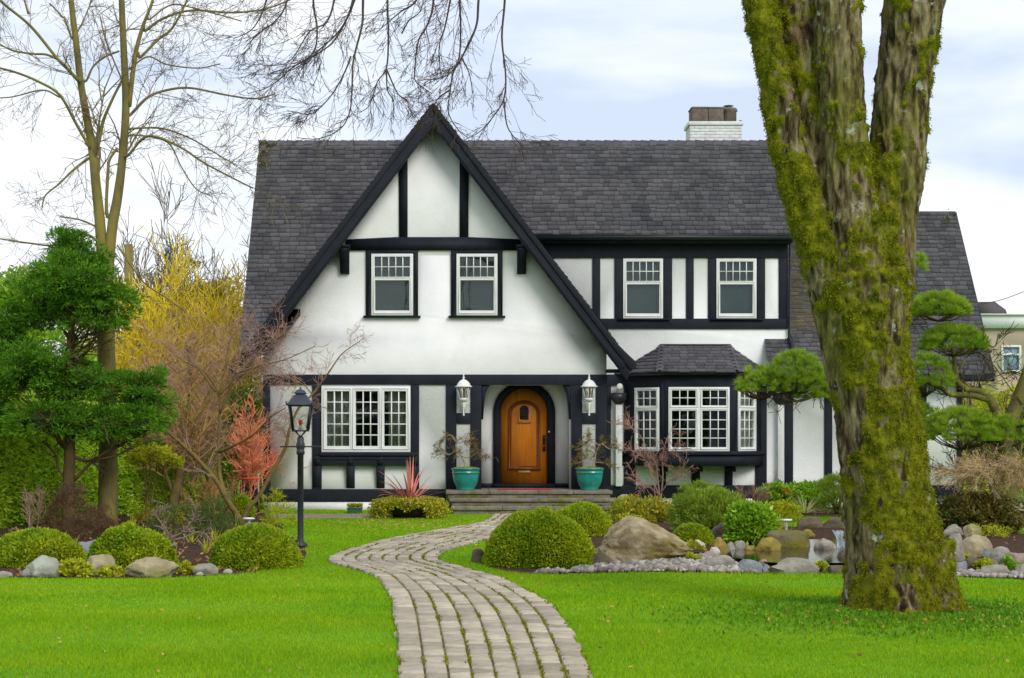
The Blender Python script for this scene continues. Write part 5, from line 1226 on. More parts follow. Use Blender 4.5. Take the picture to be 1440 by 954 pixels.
part('limb', Tm, m_twig_dark, TT); part('twigs', Tw, m_twig_dark, TT)

# ================================================================== TALL BARE TREE (left)
BYY = 27.0
MAINS = [(141, 319), (135, 260), (131, 220), (122, 165), (114, 120), (107, 60), (100, 0), (158, 319), (165, 280), (172, 225), (175, 190), (177, 150), (174, 70), (171, 0), (188, 100), (200, 40), (208, 20), (149, 380)]
def snap(pts):
    a = pts[0]; best = None
    for i in range(len(MAINS)-1):
        p, q = MAINS[i], MAINS[i+1]
        if abs(p[0]-q[0]) > 16: continue
        for t in (0, .25, .5, .75, 1):
            c = (p[0]+(q[0]-p[0])*t, p[1]+(q[1]-p[1])*t+4); d = math.hypot(c[0]-a[0], c[1]-a[1])
            if best is None or d < best[0]: best = (d, c)
    return [best[1]]+pts if 2 < best[0] < 22 else pts
T = thing('tall_bare_tree', (X(153, BYY), BYY, 0), 'tall leafless tree with a forked mossy trunk on the left', 'tree')
Tm, Tw = MB(), MB(); o = opt(.17, .01, (25, 65), 4, (.35, .65), .0034)
def tl(pts, w0, w1, nk, Lk, lev=2, dr=0, rk_=.35, t0=.2): limb(Tm, Tw, pxl(snap(pts) if w0 < 8 else pts, BYY, dr), w0/2*BYY/F, w1/2*BYY/F, int(nk*.6+.5), Lk, o, lev, 10 if w0 > 8 else 6, t0, 6, rk_)
tl([(154, 752), (152, 735), (152, 600), (149, 480), (147, 400), (148, 350)], 30, 22, 0, 1)
tl([(146, 400), (141, 319), (135, 260), (131, 220), (122, 165), (114, 120), (107, 60), (100, 0), (92, -90), (80, -200)], 17, 6, 10, 1.6)
tl([(150, 400), (158, 319), (165, 280), (172, 225), (177, 150), (174, 70), (171, 0), (168, -100), (160, -220)], 17, 6, 10, 1.6)
tl([(181, 150), (190, 80), (200, 40), (215, 0), (235, -70)], 8, 3, 8, 1.4)
tl([(150, 300), (152, 240), (154, 225), (165, 208)], 6, 4, 3, .6); tl([(135, 218), (141, 190), (146, 168), (158, 140), (172, 112)], 6, 4, 4, .7)
tl([(111, 114), (95, 97), (80, 82), (43, 37), (7, 7), (-20, -20)], 6, 3, 14, 1.5, dr=-1); tl([(82, 84), (65, 77), (47, 76), (20, 72), (0, 63), (-30, 50)], 3.5, 2, 10, 1.2, dr=-.5)
tl([(124, 204), (107, 174), (84, 134), (54, 115), (25, 103), (0, 96), (-30, 88)], 5, 2.5, 14, 1.4, dr=-.8); tl([(84, 137), (60, 127), (20, 136), (0, 138)], 2.5, 1.6, 8, 1.1)
tl([(124, 223), (101, 241), (84, 258), (64, 275), (59, 292)], 4, 2, 12, 1.0); tl([(101, 54), (91, 27), (87, 23), (70, 5)], 3.5, 2, 8, 1.0)
tl([(184, 161), (208, 137), (235, 127), (268, 124), (319, 134), (359, 139), (385, 133)], 5, 2, 22, 1.3, dr=.8); tl([(181, 218), (201, 195), (221, 193), (255, 208), (285, 228), (322, 248), (356, 265)], 5, 2, 26, 1.4, dr=-.8)
tl([(188, 181), (228, 181), (268, 195), (302, 215), (330, 232)], 3.5, 1.6, 20, 1.1); tl([(198, 80), (221, 57), (242, 40), (262, 3), (270, -20)], 4.5, 3, 10, 1.2)
tl([(205, 43), (228, 27), (268, 15), (329, 18), (376, 12), (420, -5)], 4.5, 2, 22, 1.4, dr=.6); tl([(211, 27), (242, 7), (285, 15), (340, 30)], 3, 1.6, 14, 1.2)
tl([(121, 114), (131, 94), (148, 80), (168, 72)], 4, 2.5, 6, .9); tl([(181, 97), (208, 80), (235, 91), (278, 96), (310, 90)], 3, 1.6, 14, 1.2); tl([(131, 317), (111, 309), (84, 305)], 3.5, 2, 6, .8)
tl([(190, 190), (235, 200), (255, 235), (275, 265), (295, 275)], 2.8, 1.4, 10, 1.0); tl([(40, 20), (30, -10), (10, -30)], 3, 2, 8, 1.2); tl([(148, 350), (120, 330), (80, 345), (40, 342), (0, 336)], 4, 2, 12, 1.2, dr=-.8)
tl([(165, 345), (185, 375), (205, 400), (235, 420), (262, 440)], 3, 1.5, 10, .9, dr=-.6); tl([(175, 120), (150, 60), (140, 20)], 3, 1.6, 8, 1.1)
part('trunk', Tm, m_bark_tall, T); part('twigs', Tw, m_twig_grey, T)

# ================================================================== HINOKI CYPRESS
HYY = 26.0
T = thing('cypress', (X(96, HYY), HYY, 0), 'dark green cypress with dense layered sprays at the left', 'tree')
def lob(cx, cy, w, h, y, dep=1.0, dy=0.0): yy = y+dy; return (X(cx, yy), yy, Z(cy, yy), w/2*yy/F, w/2*yy/F*dep, h/2*yy/F)
m = MB()
L_ = [lob(112, 362, 74, 70, HYY), lob(100, 395, 120, 70, HYY, .8, -.3), lob(130, 430, 126, 90, HYY, .8), lob(70, 430, 100, 90, HYY, .8, .2), lob(92, 345, 40, 40, HYY, .8),
      lob(40, 520, 130, 84, HYY, .7, -.3), lob(110, 540, 120, 70, HYY, .7, .1), lob(60, 590, 130, 60, HYY, .7, -.2), lob(15, 470, 70, 80, HYY, .7, .3), lob(-40, 540, 120, 150, HYY, .7, .2), lob(200, 560, 80, 110, HYY, .7, .4), lob(190, 600, 80, 60, HYY, .7, 0), lob(150, 600, 90, 60, HYY, .7, 0)]
for lb in L_:
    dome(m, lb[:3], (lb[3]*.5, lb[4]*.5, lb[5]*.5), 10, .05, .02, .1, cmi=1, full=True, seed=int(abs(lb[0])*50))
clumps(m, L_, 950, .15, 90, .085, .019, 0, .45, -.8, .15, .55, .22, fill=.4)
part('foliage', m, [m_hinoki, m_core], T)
Tm, Tw = MB(), MB(); o = opt(.15, .02, (30, 70), 4, (.4, .6), .006)
limb(Tm, Tw, pxl([(97, 752), (96, 700), (98, 620), (94, 540), (100, 470), (105, 400), (108, 350)], HYY), .13, .03, 60, 1.0, o, 1, 10, .3)
limb(Tm, Tw, pxl([(98, 640), (125, 648), (160, 630), (200, 610)], HYY), .035, .015, 12, .6, o); limb(Tm, Tw, pxl([(98, 610), (70, 590), (30, 560)], HYY), .035, .015, 12, .6, o); limb(Tm, Tw, pxl([(98, 500), (130, 480), (160, 440)], HYY), .03, .012, 10, .5, o)
limb(Tm, Tw, pxl([(104, 676), (130, 650), (160, 642), (190, 628)], HYY), .03, .015, 6, .4, o); limb(Tm, Tw, pxl([(96, 675), (82, 660), (78, 640), (60, 620)], HYY), .03, .015, 6, .4, o)
part('trunk', Tm, m_bark_brown, T); part('twigs', Tw, m_bark_brown, T)
# darker evergreen beyond left edge
T = thing('background_evergreen', (X(10, 34), 34, 0), 'mid green evergreen behind the cypress at the left edge', 'tree')
m = MB(); clumps(m, [lob(-10, 480, 130, 170, 34), lob(30, 430, 60, 90, 34), lob(60, 530, 150, 130, 34), lob(-60, 420, 90, 160, 34)], 300, .28, 60, .12, .05, jit=.6); part('foliage', m, m_midg, T)
Tm = MB(); Tm.tube([(X(10, 34), 34, 0), (X(8, 34), 34, 4.2)], [.16, .04], 8); part('trunk', Tm, m_bark_brown, T)

# ================================================================== LAUREL HEDGE
T = thing('laurel_hedge', (-7.5, 30, 0), 'bright green laurel hedge running behind the left bed', 'hedge')
a0, a1 = np.array([X(-120, 24.5), 24.5]), np.array([X(305, 35.5), 35.5]); dv = a1-a0; Ln = np.linalg.norm(dv); dv /= Ln; nv_ = np.array([dv[1], -dv[0]])
n = 36000; u = rs.uniform(0, Ln, n); z = rs.uniform(0, 1, n)**.9*2.52; off = .12*npnoise(np.stack([u, z, z*0], 1), 1.6, 9)+.05*npnoise(np.stack([u, z, z*0], 1), 6, 12)-rs.uniform(0, .22, n)
bz_ = z > 2.30; off = np.where(bz_, off-rs.uniform(0, .9, n), off); z = z+np.where(bz_, .1*npnoise(np.stack([u, z*0, z*0], 1), 1.7, 4), 0)
Pn = np.stack([a0[0]+dv[0]*u+nv_[0]*off, a0[1]+dv[1]*u+nv_[1]*off, z], 1); m = MB(); D = np.array([nv_[0], nv_[1], .15])+np.zeros((n, 3)); D[bz_] = D[bz_]*.4+np.array([0, 0, 1])
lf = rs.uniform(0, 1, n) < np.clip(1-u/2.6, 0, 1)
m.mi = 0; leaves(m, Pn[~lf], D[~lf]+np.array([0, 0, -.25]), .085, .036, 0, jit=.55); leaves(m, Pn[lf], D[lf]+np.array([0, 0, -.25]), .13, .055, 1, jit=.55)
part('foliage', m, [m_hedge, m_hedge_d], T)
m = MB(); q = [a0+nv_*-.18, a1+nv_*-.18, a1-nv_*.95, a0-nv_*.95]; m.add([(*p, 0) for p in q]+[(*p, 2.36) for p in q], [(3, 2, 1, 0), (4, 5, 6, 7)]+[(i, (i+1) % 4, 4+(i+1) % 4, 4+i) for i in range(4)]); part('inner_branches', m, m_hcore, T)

# ================================================================== BACKGROUND TREES (left of the house)
def conifer(name, label, pts, y, mat, nc, cr_, per, L, Wd, base, cat='tree'):
    T = thing(name, (X(base, y), y, 0), label, cat); m = MB(); clumps(m, [lob(*p, y) for p in pts], nc, cr_, per, L, Wd, jit=.6, up=-.8); part('foliage', m, mat, T)
    Tm = MB(); top = min(p[1] for p in pts); Tm.tube([(X(base, y), y, 0), (X(base, y), y, Z(top+10, y)*.9)], [.14, .03], 8); part('trunk', Tm, m_bark_brown, T); return T
conifer('olive_conifer', 'olive and tan conifer rising left of the house behind the bare maple', [(285, 480, 90, 150), (275, 420, 44, 60), (268, 392, 20, 50), (300, 560, 90, 180), (325, 480, 40, 110), (320, 440, 30, 80), (275, 640, 150, 130)], 42.0, m_olive, 380, .34, 60, .13, .05, 270)
conifer('green_shrub', 'dark leafy evergreen bush between hedge and house corner', [(285, 650, 70, 90), (320, 600, 60, 110), (250, 610, 60, 80), (345, 600, 40, 100)], 36.8, m_midg, 230, .2, 60, .09, .045, 290, 'shrub')
def bare(name, label, px, pyb, y, spread, top, mats, n0, cat='tree', r=.06, up=.05, lev=3, kids=5, wob=.12, fan=(8, 45), rmin=.006, grp=None):
    """bare tree or bush: n0 stems fanning from the base, recursive twigs"""
    x = X(px, y); T = thing(name, (x, y, 0), label, cat, grp); Tm, Tw = MB(), MB(); H_ = Z(top, y)-0; z0 = 0
    o = opt(wob, up, (15, 45), kids, (.45, .7), rmin)
    for i in range(n0):
        a = random.uniform(0, 2*math.pi); tt = R(random.uniform(*fan)); L = H_*random.uniform(.65, .95); d = np.array([math.cos(a)*math.sin(tt)*spread, math.sin(a)*math.sin(tt)*.7, math.cos(tt)]); p = np.array([x+random.uniform(-.1, .1), y+random.uniform(-.1, .1), z0]); pts = [p]
        for k in range(5): d = d+np.random.RandomState(random.randint(0, 10**7)).normal(0, .10, 3)+np.array([0, 0, .05]); d /= np.linalg.norm(d); p = p+d*L/5*.8; pts.append(p)
        limb(Tm, Tw, pts, r, r*.25, 16, L*.32, o, lev-1, 6, .25, 4, .35)
    part('stems', Tm, mats[0], T); part('twigs', Tw, mats[1], T); return T
bare('yellow_twigged_tree', 'bright yellow-twigged tree behind the olive conifer', 238, 700, 38.6, 1.5, 322, (m_twig_yellow, m_twig_yellow), 11, r=.03, lev=3, kids=5, fan=(3, 30), rmin=.011)
bare('distant_bare_tree', 'grey leafless tree far behind the yellow twigs', 250, 700, 60, 1.3, 262, (m_twig_grey, m_twig_grey), 9, r=.10, lev=3, kids=6, fan=(2, 30), rmin=.014)
bare('slim_bare_tree', 'thin leafless tree against the sky left of the roof edge', 330, 700, 44, .8, 375, (m_twig_grey, m_twig_grey), 5, r=.04, lev=3, kids=5, fan=(2, 18), rmin=.009)
bare('coral_maple', 'coral-red twiggy maple against the left corner of the house', 343, 706, 33.3, 1.0, 552, (m_coral, m_coral), 6, r=.014, lev=3, kids=4, fan=(3, 34), rmin=.006)
bare('tan_bush', 'loose tan twiggy bush behind the trunks of the bare maple', 300, 712, 31.5, 1.3, 640, (m_twig_tan, m_twig_tan), 9, 'shrub', r=.010, lev=2, kids=5, fan=(5, 50), rmin=.004)
bare('pink_twigged_bush', 'haze of pinkish brown twigs above the laurel hedge', 255, 700, 32.5, 1.1, 490, (m_bark_olive, m_twig_red), 5, 'shrub', r=.024, lev=3, kids=4, fan=(4, 34), rmin=.005)
bare('brown_twigged_bush', 'tangle of tan twigs left of the roof edge', 275, 700, 34.5, 1.2, 420, (m_bark_olive, m_twig_tan), 4, 'shrub', r=.03, lev=3, kids=4, fan=(4, 34), rmin=.007)
bare('leafless_sapling', 'thin leafless sapling in front of the hedge at the left', 42, 745, 24.6, .8, 668, (m_bark_pale, m_twig_red), 3, 'sapling', r=.012, lev=2, kids=4, fan=(2, 28), rmin=.003)
# young tree with yellow leaves in front of hedge
xb, yb_ = G(207, 738); T = thing('young_maple', (xb, yb_, 0), 'slender young tree with yellow-green leaf tufts before the hedge', 'tree')
Tm, Tw = MB(), MB(); o = opt(.15, .0, (30, 70), 4, (.4, .6), .004)
for q in ([(205, 736), (207, 700), (211, 670), (210, 640)], [(210, 736), (214, 700), (219, 668), (222, 645)], [(207, 736), (205, 700), (206, 668), (204, 648)]): limb(Tm, Tw, pxl(q, yb_), .018, .008, 8, .3, o, 1)
part('trunk', Tm, m_bark_olive, T); part('twigs', Tw, m_bark_olive, T); m = MB(); clumps(m, [lob(215, 642, 60, 26, yb_), lob(190, 650, 30, 16, yb_), lob(240, 652, 26, 14, yb_)], 90, .09, 34, .06, .03, jit=.8); part('foliage', m, m_bright, T)
# garden tree with thick forked trunk
xb, yb_ = G(243, 726); T = thing('forked_tree', (xb, yb_, 0), 'leafless tree with a short thick forked trunk before the hedge', 'tree'); Tm, Tw = MB(), MB(); o = opt(.17, .03, (25, 60), 5, (.4, .65), .005)
limb(Tm, Tw, pxl([(242, 728), (245, 700), (252, 670), (257, 640), (262, 600), (268, 540), (262, 480)], yb_), .13, .02, 26, 1.3, o, 2, 10, .35); limb(Tm, Tw, pxl([(246, 700), (238, 680), (232, 660), (236, 630), (228, 580), (215, 520)], yb_), .06, .015, 22, 1.2, o, 2, 8); limb(Tm, Tw, pxl([(256, 650), (275, 600), (300, 540), (330, 500)], yb_), .04, .012, 20, 1.1, o, 2, 8)
part('trunk', Tm, m_bark_olive, T); part('twigs', Tw, m_twig_tan, T)
# Japanese maple in the left bed
def c4(l): return [(160+a/2.65, 400+b/2.65) for a, b in l]
yb_ = 27.8; T = thing('bare_maple', (X(338, yb_), yb_, 0), 'leafless maple with low spreading olive limbs and reddish twigs by the house', 'tree'); Tm, Tw = MB(), MB(); o = opt(.2, -.004, (25, 60), 4, (.4, .65), .0028)
for l, w0, w1, nk, Lk, dr in [([(474, 900), (460, 860), (420, 800), (380, 730), (300, 640), (230, 575), (150, 510), (95, 450), (80, 400), (30, 350)], .065, .012, 22, .6, -.6), ([(420, 800), (400, 740), (393, 690), (390, 600), (395, 480), (390, 410), (350, 340), (290, 290)], .05, .010, 30, .9, .6),
 ([(392, 625), (450, 600), (520, 560), (580, 500), (640, 460)], .030, .007, 20, .8, -.8), ([(474, 900), (500, 840), (540, 790), (590, 700), (640, 610), (655, 540), (690, 460), (740, 410), (800, 330), (850, 260), (920, 210)], .052, .007, 28, .75, -.3),
 ([(395, 480), (430, 400), (450, 340), (520, 310), (640, 280), (750, 230)], .026, .006, 36, .9, -.5), ([(380, 400), (320, 320), (250, 280), (180, 220)], .022, .006, 34, 1.0, .5), ([(395, 410), (470, 330), (560, 230), (620, 170)], .022, .006, 34, .9, .3), ([(740, 410), (700, 370), (620, 340), (560, 350)], .012, .005, 20, .6, 0),
 ([(390, 410), (420, 300), (430, 220), (470, 150)], .018, .006, 30, .9, .4), ([(300, 290), (240, 330), (200, 300), (150, 330)], .014, .005, 22, .7, -.4), ([(690, 460), (740, 440), (770, 470)], .010, .004, 8, .3, 0)]:
    limb(Tm, Tw, pxl(c4(l), yb_, dr), w0, w1, int(nk*.6), Lk*.9, o, 2, 8, .3, 5, .25)
part('trunk', Tm, m_bark_olive, T); part('twigs', Tw, m_twig_red, T)
# brown heather round the cypress foot, green one, driftwood, ground plants
T = thing('heather', (X(112, 24.6), 24.6, 0), 'brown feathery heath shrub at the foot of the cypress', 'shrub'); m = MB(); clumps(m, [lob(108, 735, 90, 60, 24.6), lob(100, 700, 40, 40, 24.6), lob(130, 745, 60, 40, 24.2)], 160, .10, 60, .05, .009, jit=.5, upb=.9); part('foliage', m, m_heath, T)
T = thing('green_heath', (X(270, 25.0), 25.0, 0), 'soft grey-green low shrub behind the weathered driftwood branch', 'shrub'); m = MB(); clumps(m, [lob(265, 738, 110, 50, 25.2), lob(300, 735, 60, 60, 25.4)], 170, .10, 60, .05, .009, jit=.5, upb=.9); part('foliage', m, m_heathg, T)
m = MB(); o = opt(.28, 0, (25, 80), 4, (.4, .7), .006); Tw = MB()
for q in ([(252, 778), (246, 766), (240, 756), (226, 742), (216, 740)], [(240, 757), (256, 750), (272, 748), (290, 752), (296, 762)], [(243, 760), (262, 755), (280, 748), (292, 752)], [(238, 754), (232, 742), (220, 725), (223, 708)], [(256, 750), (268, 735), (276, 722), (270, 705)], [(300, 765), (296, 780), (300, 786)]): limb(m, m, pxl(q, 22.6), .030 if q[0][0] == 252 else .015, .006, 7, .25, o, 1, 7)
solo('driftwood', m, M('driftwood_grey', (.34, .26, .20), (.22, .15, .11), scale=12, rough=.9, bump=.5), (X(252, 22.6), 22.6, 0), 'pale weathered branch lying in the left bed between clipped shrubs', 'driftwood')
def groundplant(name, px, py, w, h, mat, label, n=900, L=.05, Wd=.03, cat='plant', upb=.6, grp=None):
    x, y = G(px, py); r = w/2*y/F; hh = h*y/F; m = MB(); clumps(m, [(x, y+r*.3, hh*.35, r, r*.7, hh*.6)], max(12, n//28), r*.28, 28, L, Wd, jit=.7, upb=upb)
    return solo(name, m, mat, (x, y, 0), label, cat, grp)
groundplant('ground_plant', 106, 812, 40, 22, m_bright, 'lime leaves sprouting between the two left boulders', 900); groundplant('ground_plant', 155, 812, 30, 12, m_bright, 'low lime leaves in front of the angular tan boulder', 500)
groundplant('ground_plant', 262, 808, 24, 14, m_bright, 'small green leaves right of the grooved boulder', 400); groundplant('ground_plant', 222, 734, 70, 14, m_trail, 'golden low plants before the hedge', 1200)
groundplant('yellow_grass', 395, 742, 36, 34, m_bright, 'yellow-green spiky plant left of the lamp post', 500, .14, .012, upb=1.2); groundplant('yellow_grass', 385, 722, 26, 34, m_bright, 'taller yellow-green plant at the house corner', 300, .14, .014, upb=1.2)
groundplant('ground_plant', 975, 779, 30, 16, m_trail, 'reddish-green trailing leaves between huge boulder and slate-blue stone', 500); groundplant('ground_plant', 976, 793, 22, 12, m_bright, 'lime plant among the pebbles', 350); groundplant('ground_plant', 1158, 806, 20, 14, m_bright, 'lime plant against the brown stone by the trunk', 350)
groundplant('ground_plant', 905, 735, 90, 34, m_trail, 'golden leafy ground plants between steps and bare little tree', 3000, .07, .035); groundplant('ground_plant', 990, 727, 60, 20, m_trail, 'golden plants under the left side of the mugo pine', 900)
groundplant('ground_plant', 884, 744, 40, 20, m_bright, 'lime tuft behind the huge boulder', 900); groundplant('ground_plant', 1350, 788, 22, 10, m_bright, 'lime leaves between the rocks right of the trunk', 260); groundplant('ground_plant', 1388, 806, 30, 18, m_bright, 'trailing green leaves between the low rocks right of the trunk', 450); groundplant('ground_plant', 1424, 806, 20, 22, m_midg, 'green sprig at the right edge rocks', 300)
groundplant('ground_plant', 1392, 757, 60, 16, m_bright, 'mossy green cushion under the weeping tree', 1200, .035, .015)
groundplant('trailing_grass', 1342, 744, 40, 26, m_trail, 'straw-coloured grass hanging over the top rocks right of the trunk', 900, .16, .01)
# litter of the left bed
n = 5200; q = np.array(BED1); x = rs.uniform(q[:, 0].min(), q[:, 0].max(), n); y = rs.uniform(q[:, 1].min(), q[:, 1].max(), n); k = inpoly(x, y, q); x, y = x[k], y[k]
m = MB(); leaves(m, np.stack([x, y, .015+rs.uniform(0, .03, len(x))], 1), np.stack([rs.normal(0, 1, len(x)), rs.normal(0, 1, len(x)), rs.normal(.2, .3, len(x))], 1), .06, .035, jit=.2)
solo('leaf_litter', m, M('litter', (.20, .085, .035), (.36, .19, .07), scale=4, rough=.9, island=.9, islval=.4), (0, 0, 0), 'rust-brown leaf litter covering the soil of the left bed', 'leaf litter', kind='stuff')
n = 60; m = MB()
for _ in range(n):
    a, b = random.uniform(20, 400), random.uniform(722, 800); x, y = G(a, b)
    if not inpoly(np.array([x]), np.array([y]), BED1)[0]: continue
    straps(m, (x, y, 0), 9, (.10, .28), .016, (5, 60), .8)
solo('sprouting_bulbs', m, m_bright, (0, 0, 0), 'yellow-green shoots scattered through the soil of the left bed', 'ground cover', kind='stuff')
# bin and tape beside the house
bx0, by0 = X(352, 37.0), 37.0; T = thing('garden_bin', (bx0, by0, 0), 'grey metal bin standing left of the house corner', 'bin'); m = MB(); m.box(bx0-.22, bx0+.26, by0-.2, by0+.2, 0, Z(672, by0)); part('body', m, M('grey_metal', (.13, .14, .17), rough=.5), T, bevel=.02)
m = MB(); m.box(bx0-.25, bx0+.29, by0-.23, by0+.23, Z(671.9, by0), Z(668, by0)); part('lid', m, m_blackmetal, T, bevel=.02)
m = MB(); yy = 33.1; m.tube([P(318, 671, yy+.3), P(340, 673.5, yy), P(364, 673, yy-.3)], .02, 6); solo('barrier_rail', m, M('orange_red', (.75, .09, .04), rough=.5), P(340, 673, yy), 'thin orange-red rail left of the house corner', 'rail')
m = MB(); m.tube([(X(364, 32.9), 32.9, 0), P(363, 666, 32.9)], .022, 6); solo('garden_stake', m, m_bark_pale, (X(364, 32.9), 32.9, 0), 'pale wooden stake at the house corner', 'stake')
# utility pole and wires
m = MB(); yy = 52.; m.tube([(X(181, yy), yy, 0), P(181, 344, yy)], [.18, .14], 10); T = solo('utility_pole', m, m_bark_tall, (X(181, yy), yy, 0), 'weathered wooden utility pole beside the yellow twigs', 'pole')
m = MB()
for a, b in ((418, 438), (428, 450)): m.tube(catmull([P(-200, a, 36), P(-40, a+6, 36.5), P(30, b-2, 37), P(120, b+16, 38)], 6), .012, 4)
solo('power_line', m, m_white, P(0, 430, 36.5), 'two pale overhead wires at the left edge', 'wires')

# ================================================================== RIGHT SIDE PLANTS
def pad(mb, cx, cy, w, h, y, n, L=.10, Wd=.0065, dep=.8):
    """cloud-pruned pine pad: flat-bottomed dome of long needles"""
    x, z = X(cx, y), Z(cy+h*.32, y); rx = w/2*y/F*.94; h_ = h*y/F*.70; nc = max(20, int(n/70)); d = sph(nc, -.25); kk = 1-rs.uniform(0, .55, nc)**2.2
    cc = np.array([x, y, z])+d*np.array([rx, rx*dep, h_])*kk[:, None]*.93; cc[:, 2] = np.maximum(cc[:, 2], z-h_*.10)
    ci = np.repeat(np.arange(nc), 70); q = sph(len(ci), -.35); D = unit(q+d[ci]*.8+np.array([0, 0, .7])); leaves(mb, cc[ci]+q*.02, D, L, Wd, jit=.15, tri=True)
PYY = 27.6; T = thing('cloud_pine', (X(1424, PYY), PYY, 0), 'cloud-pruned pine with needle pads on curved mossy limbs, behind the big trunk', 'tree')
m = MB()
for a in [(1320, 427, 92, 40, 16000), (1288, 369, 30, 30, 2600), (1341, 474, 104, 44, 17000), (1302, 520, 84, 60, 9000), (1072, 531, 78, 50, 9000), (1118, 517, 92, 62, 15000), (1145, 540, 60, 50, 7000), (1350, 596, 128, 60, 20000), (1410, 602, 90, 44, 9000), (1300, 588, 60, 60, 8000), (1270, 560, 60, 50, 4000)]:
    pad(m, a[0], a[1], a[2], a[3], PYY+random.uniform(-.3, .3), a[4])
part('needles', m, m_pine, T)
PADS = [(1320, 427, 92, 40), (1341, 474, 104, 44), (1302, 520, 84, 60), (1072, 531, 78, 50), (1118, 517, 92, 62), (1350, 596, 128, 60), (1410, 602, 90, 44)]
Tm, Tw = MB(), MB(); o = opt(.16, .05, (25, 65), 4, (.45, .7), .006)
for l, w0, w1, nk in [([(1424, 745), (1420, 700), (1418, 650), (1414, 620), (1424, 585), (1434, 555), (1446, 520), (1455, 470)], .22, .08, 4), ([(1416, 625), (1405, 590), (1392, 562), (1378, 550), (1360, 547), (1346, 535), (1342, 505), (1340, 488)], .10, .035, 14), ([(1392, 562), (1365, 556), (1338, 555), (1322, 545), (1300, 535), (1285, 528)], .07, .03, 12), ([(1290, 540), (1240, 560), (1190, 548), (1160, 545), (1138, 560), (1112, 564), (1085, 550)], .045, .02, 26), ([(1342, 500), (1365, 495), (1380, 480), (1398, 488), (1405, 470)], .02, .01, 12),
   ([(1290, 535), (1270, 470), (1280, 455), (1300, 440), (1315, 435)], .035, .018, 12), ([(1275, 460), (1272, 400), (1285, 380)], .022, .012, 5), ([(1414, 625), (1400, 618), (1380, 614), (1350, 612)], .045, .02, 16), ([(1345, 530), (1370, 545), (1400, 530), (1425, 520)], .02, .008, 12), ([(1348, 520), (1362, 500), (1380, 498), (1398, 515), (1420, 545)], .022, .008, 12)]:
    limb(Tm, Tw, pxl(l, PYY), w0, w1, nk, .42, o, 1, 8, .3, 5, .3)
for cx_, cy_, w_2, h_2 in PADS:
    b0 = np.array(P(cx_, cy_+h_2*.62, PYY))
    for k in range(16):
        a = random.uniform(0, 6.28); e1_ = np.array([b0[0]+math.cos(a)*w_2*.42*PYY/F, b0[1]+math.sin(a)*w_2*.34*PYY/F, b0[2]+h_2*random.uniform(.25, .6)*PYY/F]); mid_ = (b0+e1_)/2+np.array([0, 0, -.05]); Tw.tube([b0, mid_, e1_], [.018, .011, .006], 4)
part('trunk', Tm, M('pine_bark', (.10, .085, .035), (.16, .15, .03), scale=6, rough=.95, bump=1, bscale=25, c3=(.30, .30, .03), s3=3, lo3=.55, hi3=.65), T); part('twigs', Tw, m_bark_brown, T)
# glimpse of a leafless tree right of the wing
bare('right_bare_tree', 'dark leafless tree at the right edge before the beige neighbour', 1455, 700, 33., 1.5, 470, (m_bark_brown, m_twig_dark), 7, r=.035, lev=3, kids=3, fan=(5, 50), rmin=.006)
# weeping maple
yb_ = GY(751); T = thing('weeping_maple', (X(1401, yb_), yb_, 0), 'leafless weeping dwarf tree with an umbrella of tan twigs on the right rocks', 'tree'); Tm, Tw = MB(), MB(); o = opt(.22, -.05, (15, 55), 4, (.4, .7), .0032)
limb(Tm, Tw, pxl([(1401, 752), (1401, 735), (1403, 715), (1402, 700), (1396, 690), (1392, 672), (1394, 655)], yb_), .06, .03, 0, .5, o, 1, 8)
limb(Tm, Tw, pxl([(1403, 712), (1412, 708), (1425, 712), (1438, 718), (1452, 712)], yb_), .03, .015, 6, .4, o, 1, 8)
for i in range(24):
    a = random.uniform(0, 2*math.pi); L = random.uniform(.4, 1.0); x, z = X(1394, yb_), Z(random.uniform(652, 672), yb_); p = [np.array([x, yb_, z])]; 
    for k in range(1, 5): f = k/4; p.append(np.array([x+math.cos(a)*L*f+random.gauss(0, .03), yb_+math.sin(a)*L*f*.8, z+.10*math.sin(f*2.6)-.20*f*f+random.gauss(0, .02)]))
    limb(Tm, Tw, p, .016, .005, 9, .34, o, 2, 5, .2, 3, .3)
part('trunk', Tm, m_bark_pale, T); part('twigs', Tw, M('straw_twig', (.56, .42, .20), (.44, .30, .15), scale=6, rough=.9, islval=.25), T)
def bush(name, px, py, w, h, mat, label, nc, cr_, per, L, Wd, cat='shrub', dy=0, jit=.6, upb=.4, loosen=.2):
    x, y = G(px, py); y += dy; r = w/2*y/F; x = X(px, y); hh = (Z(py-h, GY(py)))*1.0; T = thing(name, (x, y, 0), label, cat); m = MB(); yy = y+r*.6
    clumps(m, [(X(px, yy), yy, hh*.42, r, r*.7, hh*.60)], nc, cr_, per, L, Wd, jit=jit, upb=upb, inner=loosen, up=-.6); part('foliage', m, mat, T)
    m = MB()
    for k in range(5): a = k*1.3; m.tube([(X(px, yy), yy, 0), (X(px, yy)+r*.5*math.cos(a), yy+r*.4*math.sin(a), hh*.6)], [.03, .01], 6)
    part('stem', m, m_bark_brown, T); return T
bush('dark_shrub', 1374, 752, 124, 50, m_bronze, 'bronze-green leafy shrub behind the weeping tree', 260, .12, 60, .07, .035)
bush('mugo_pine', 1000, 752, 112, 60, m_mugo, 'wide spreading mugo pine in front of the bay window', 330, .10, 75, .065, .012, jit=.25, upb=.9, loosen=.3)
bush('mugo_pine', 985, 725, 74, 42, m_mugo, 'smaller pine tuft peeking up behind the spreading mugo pine', 130, .09, 70, .065, .012, jit=.3, upb=.8, dy=.6)
bush('glossy_bush', 1055, 768, 52, 56, m_midg, 'small glossy green bush above the pond rocks', 110, .10, 60, .085, .04)
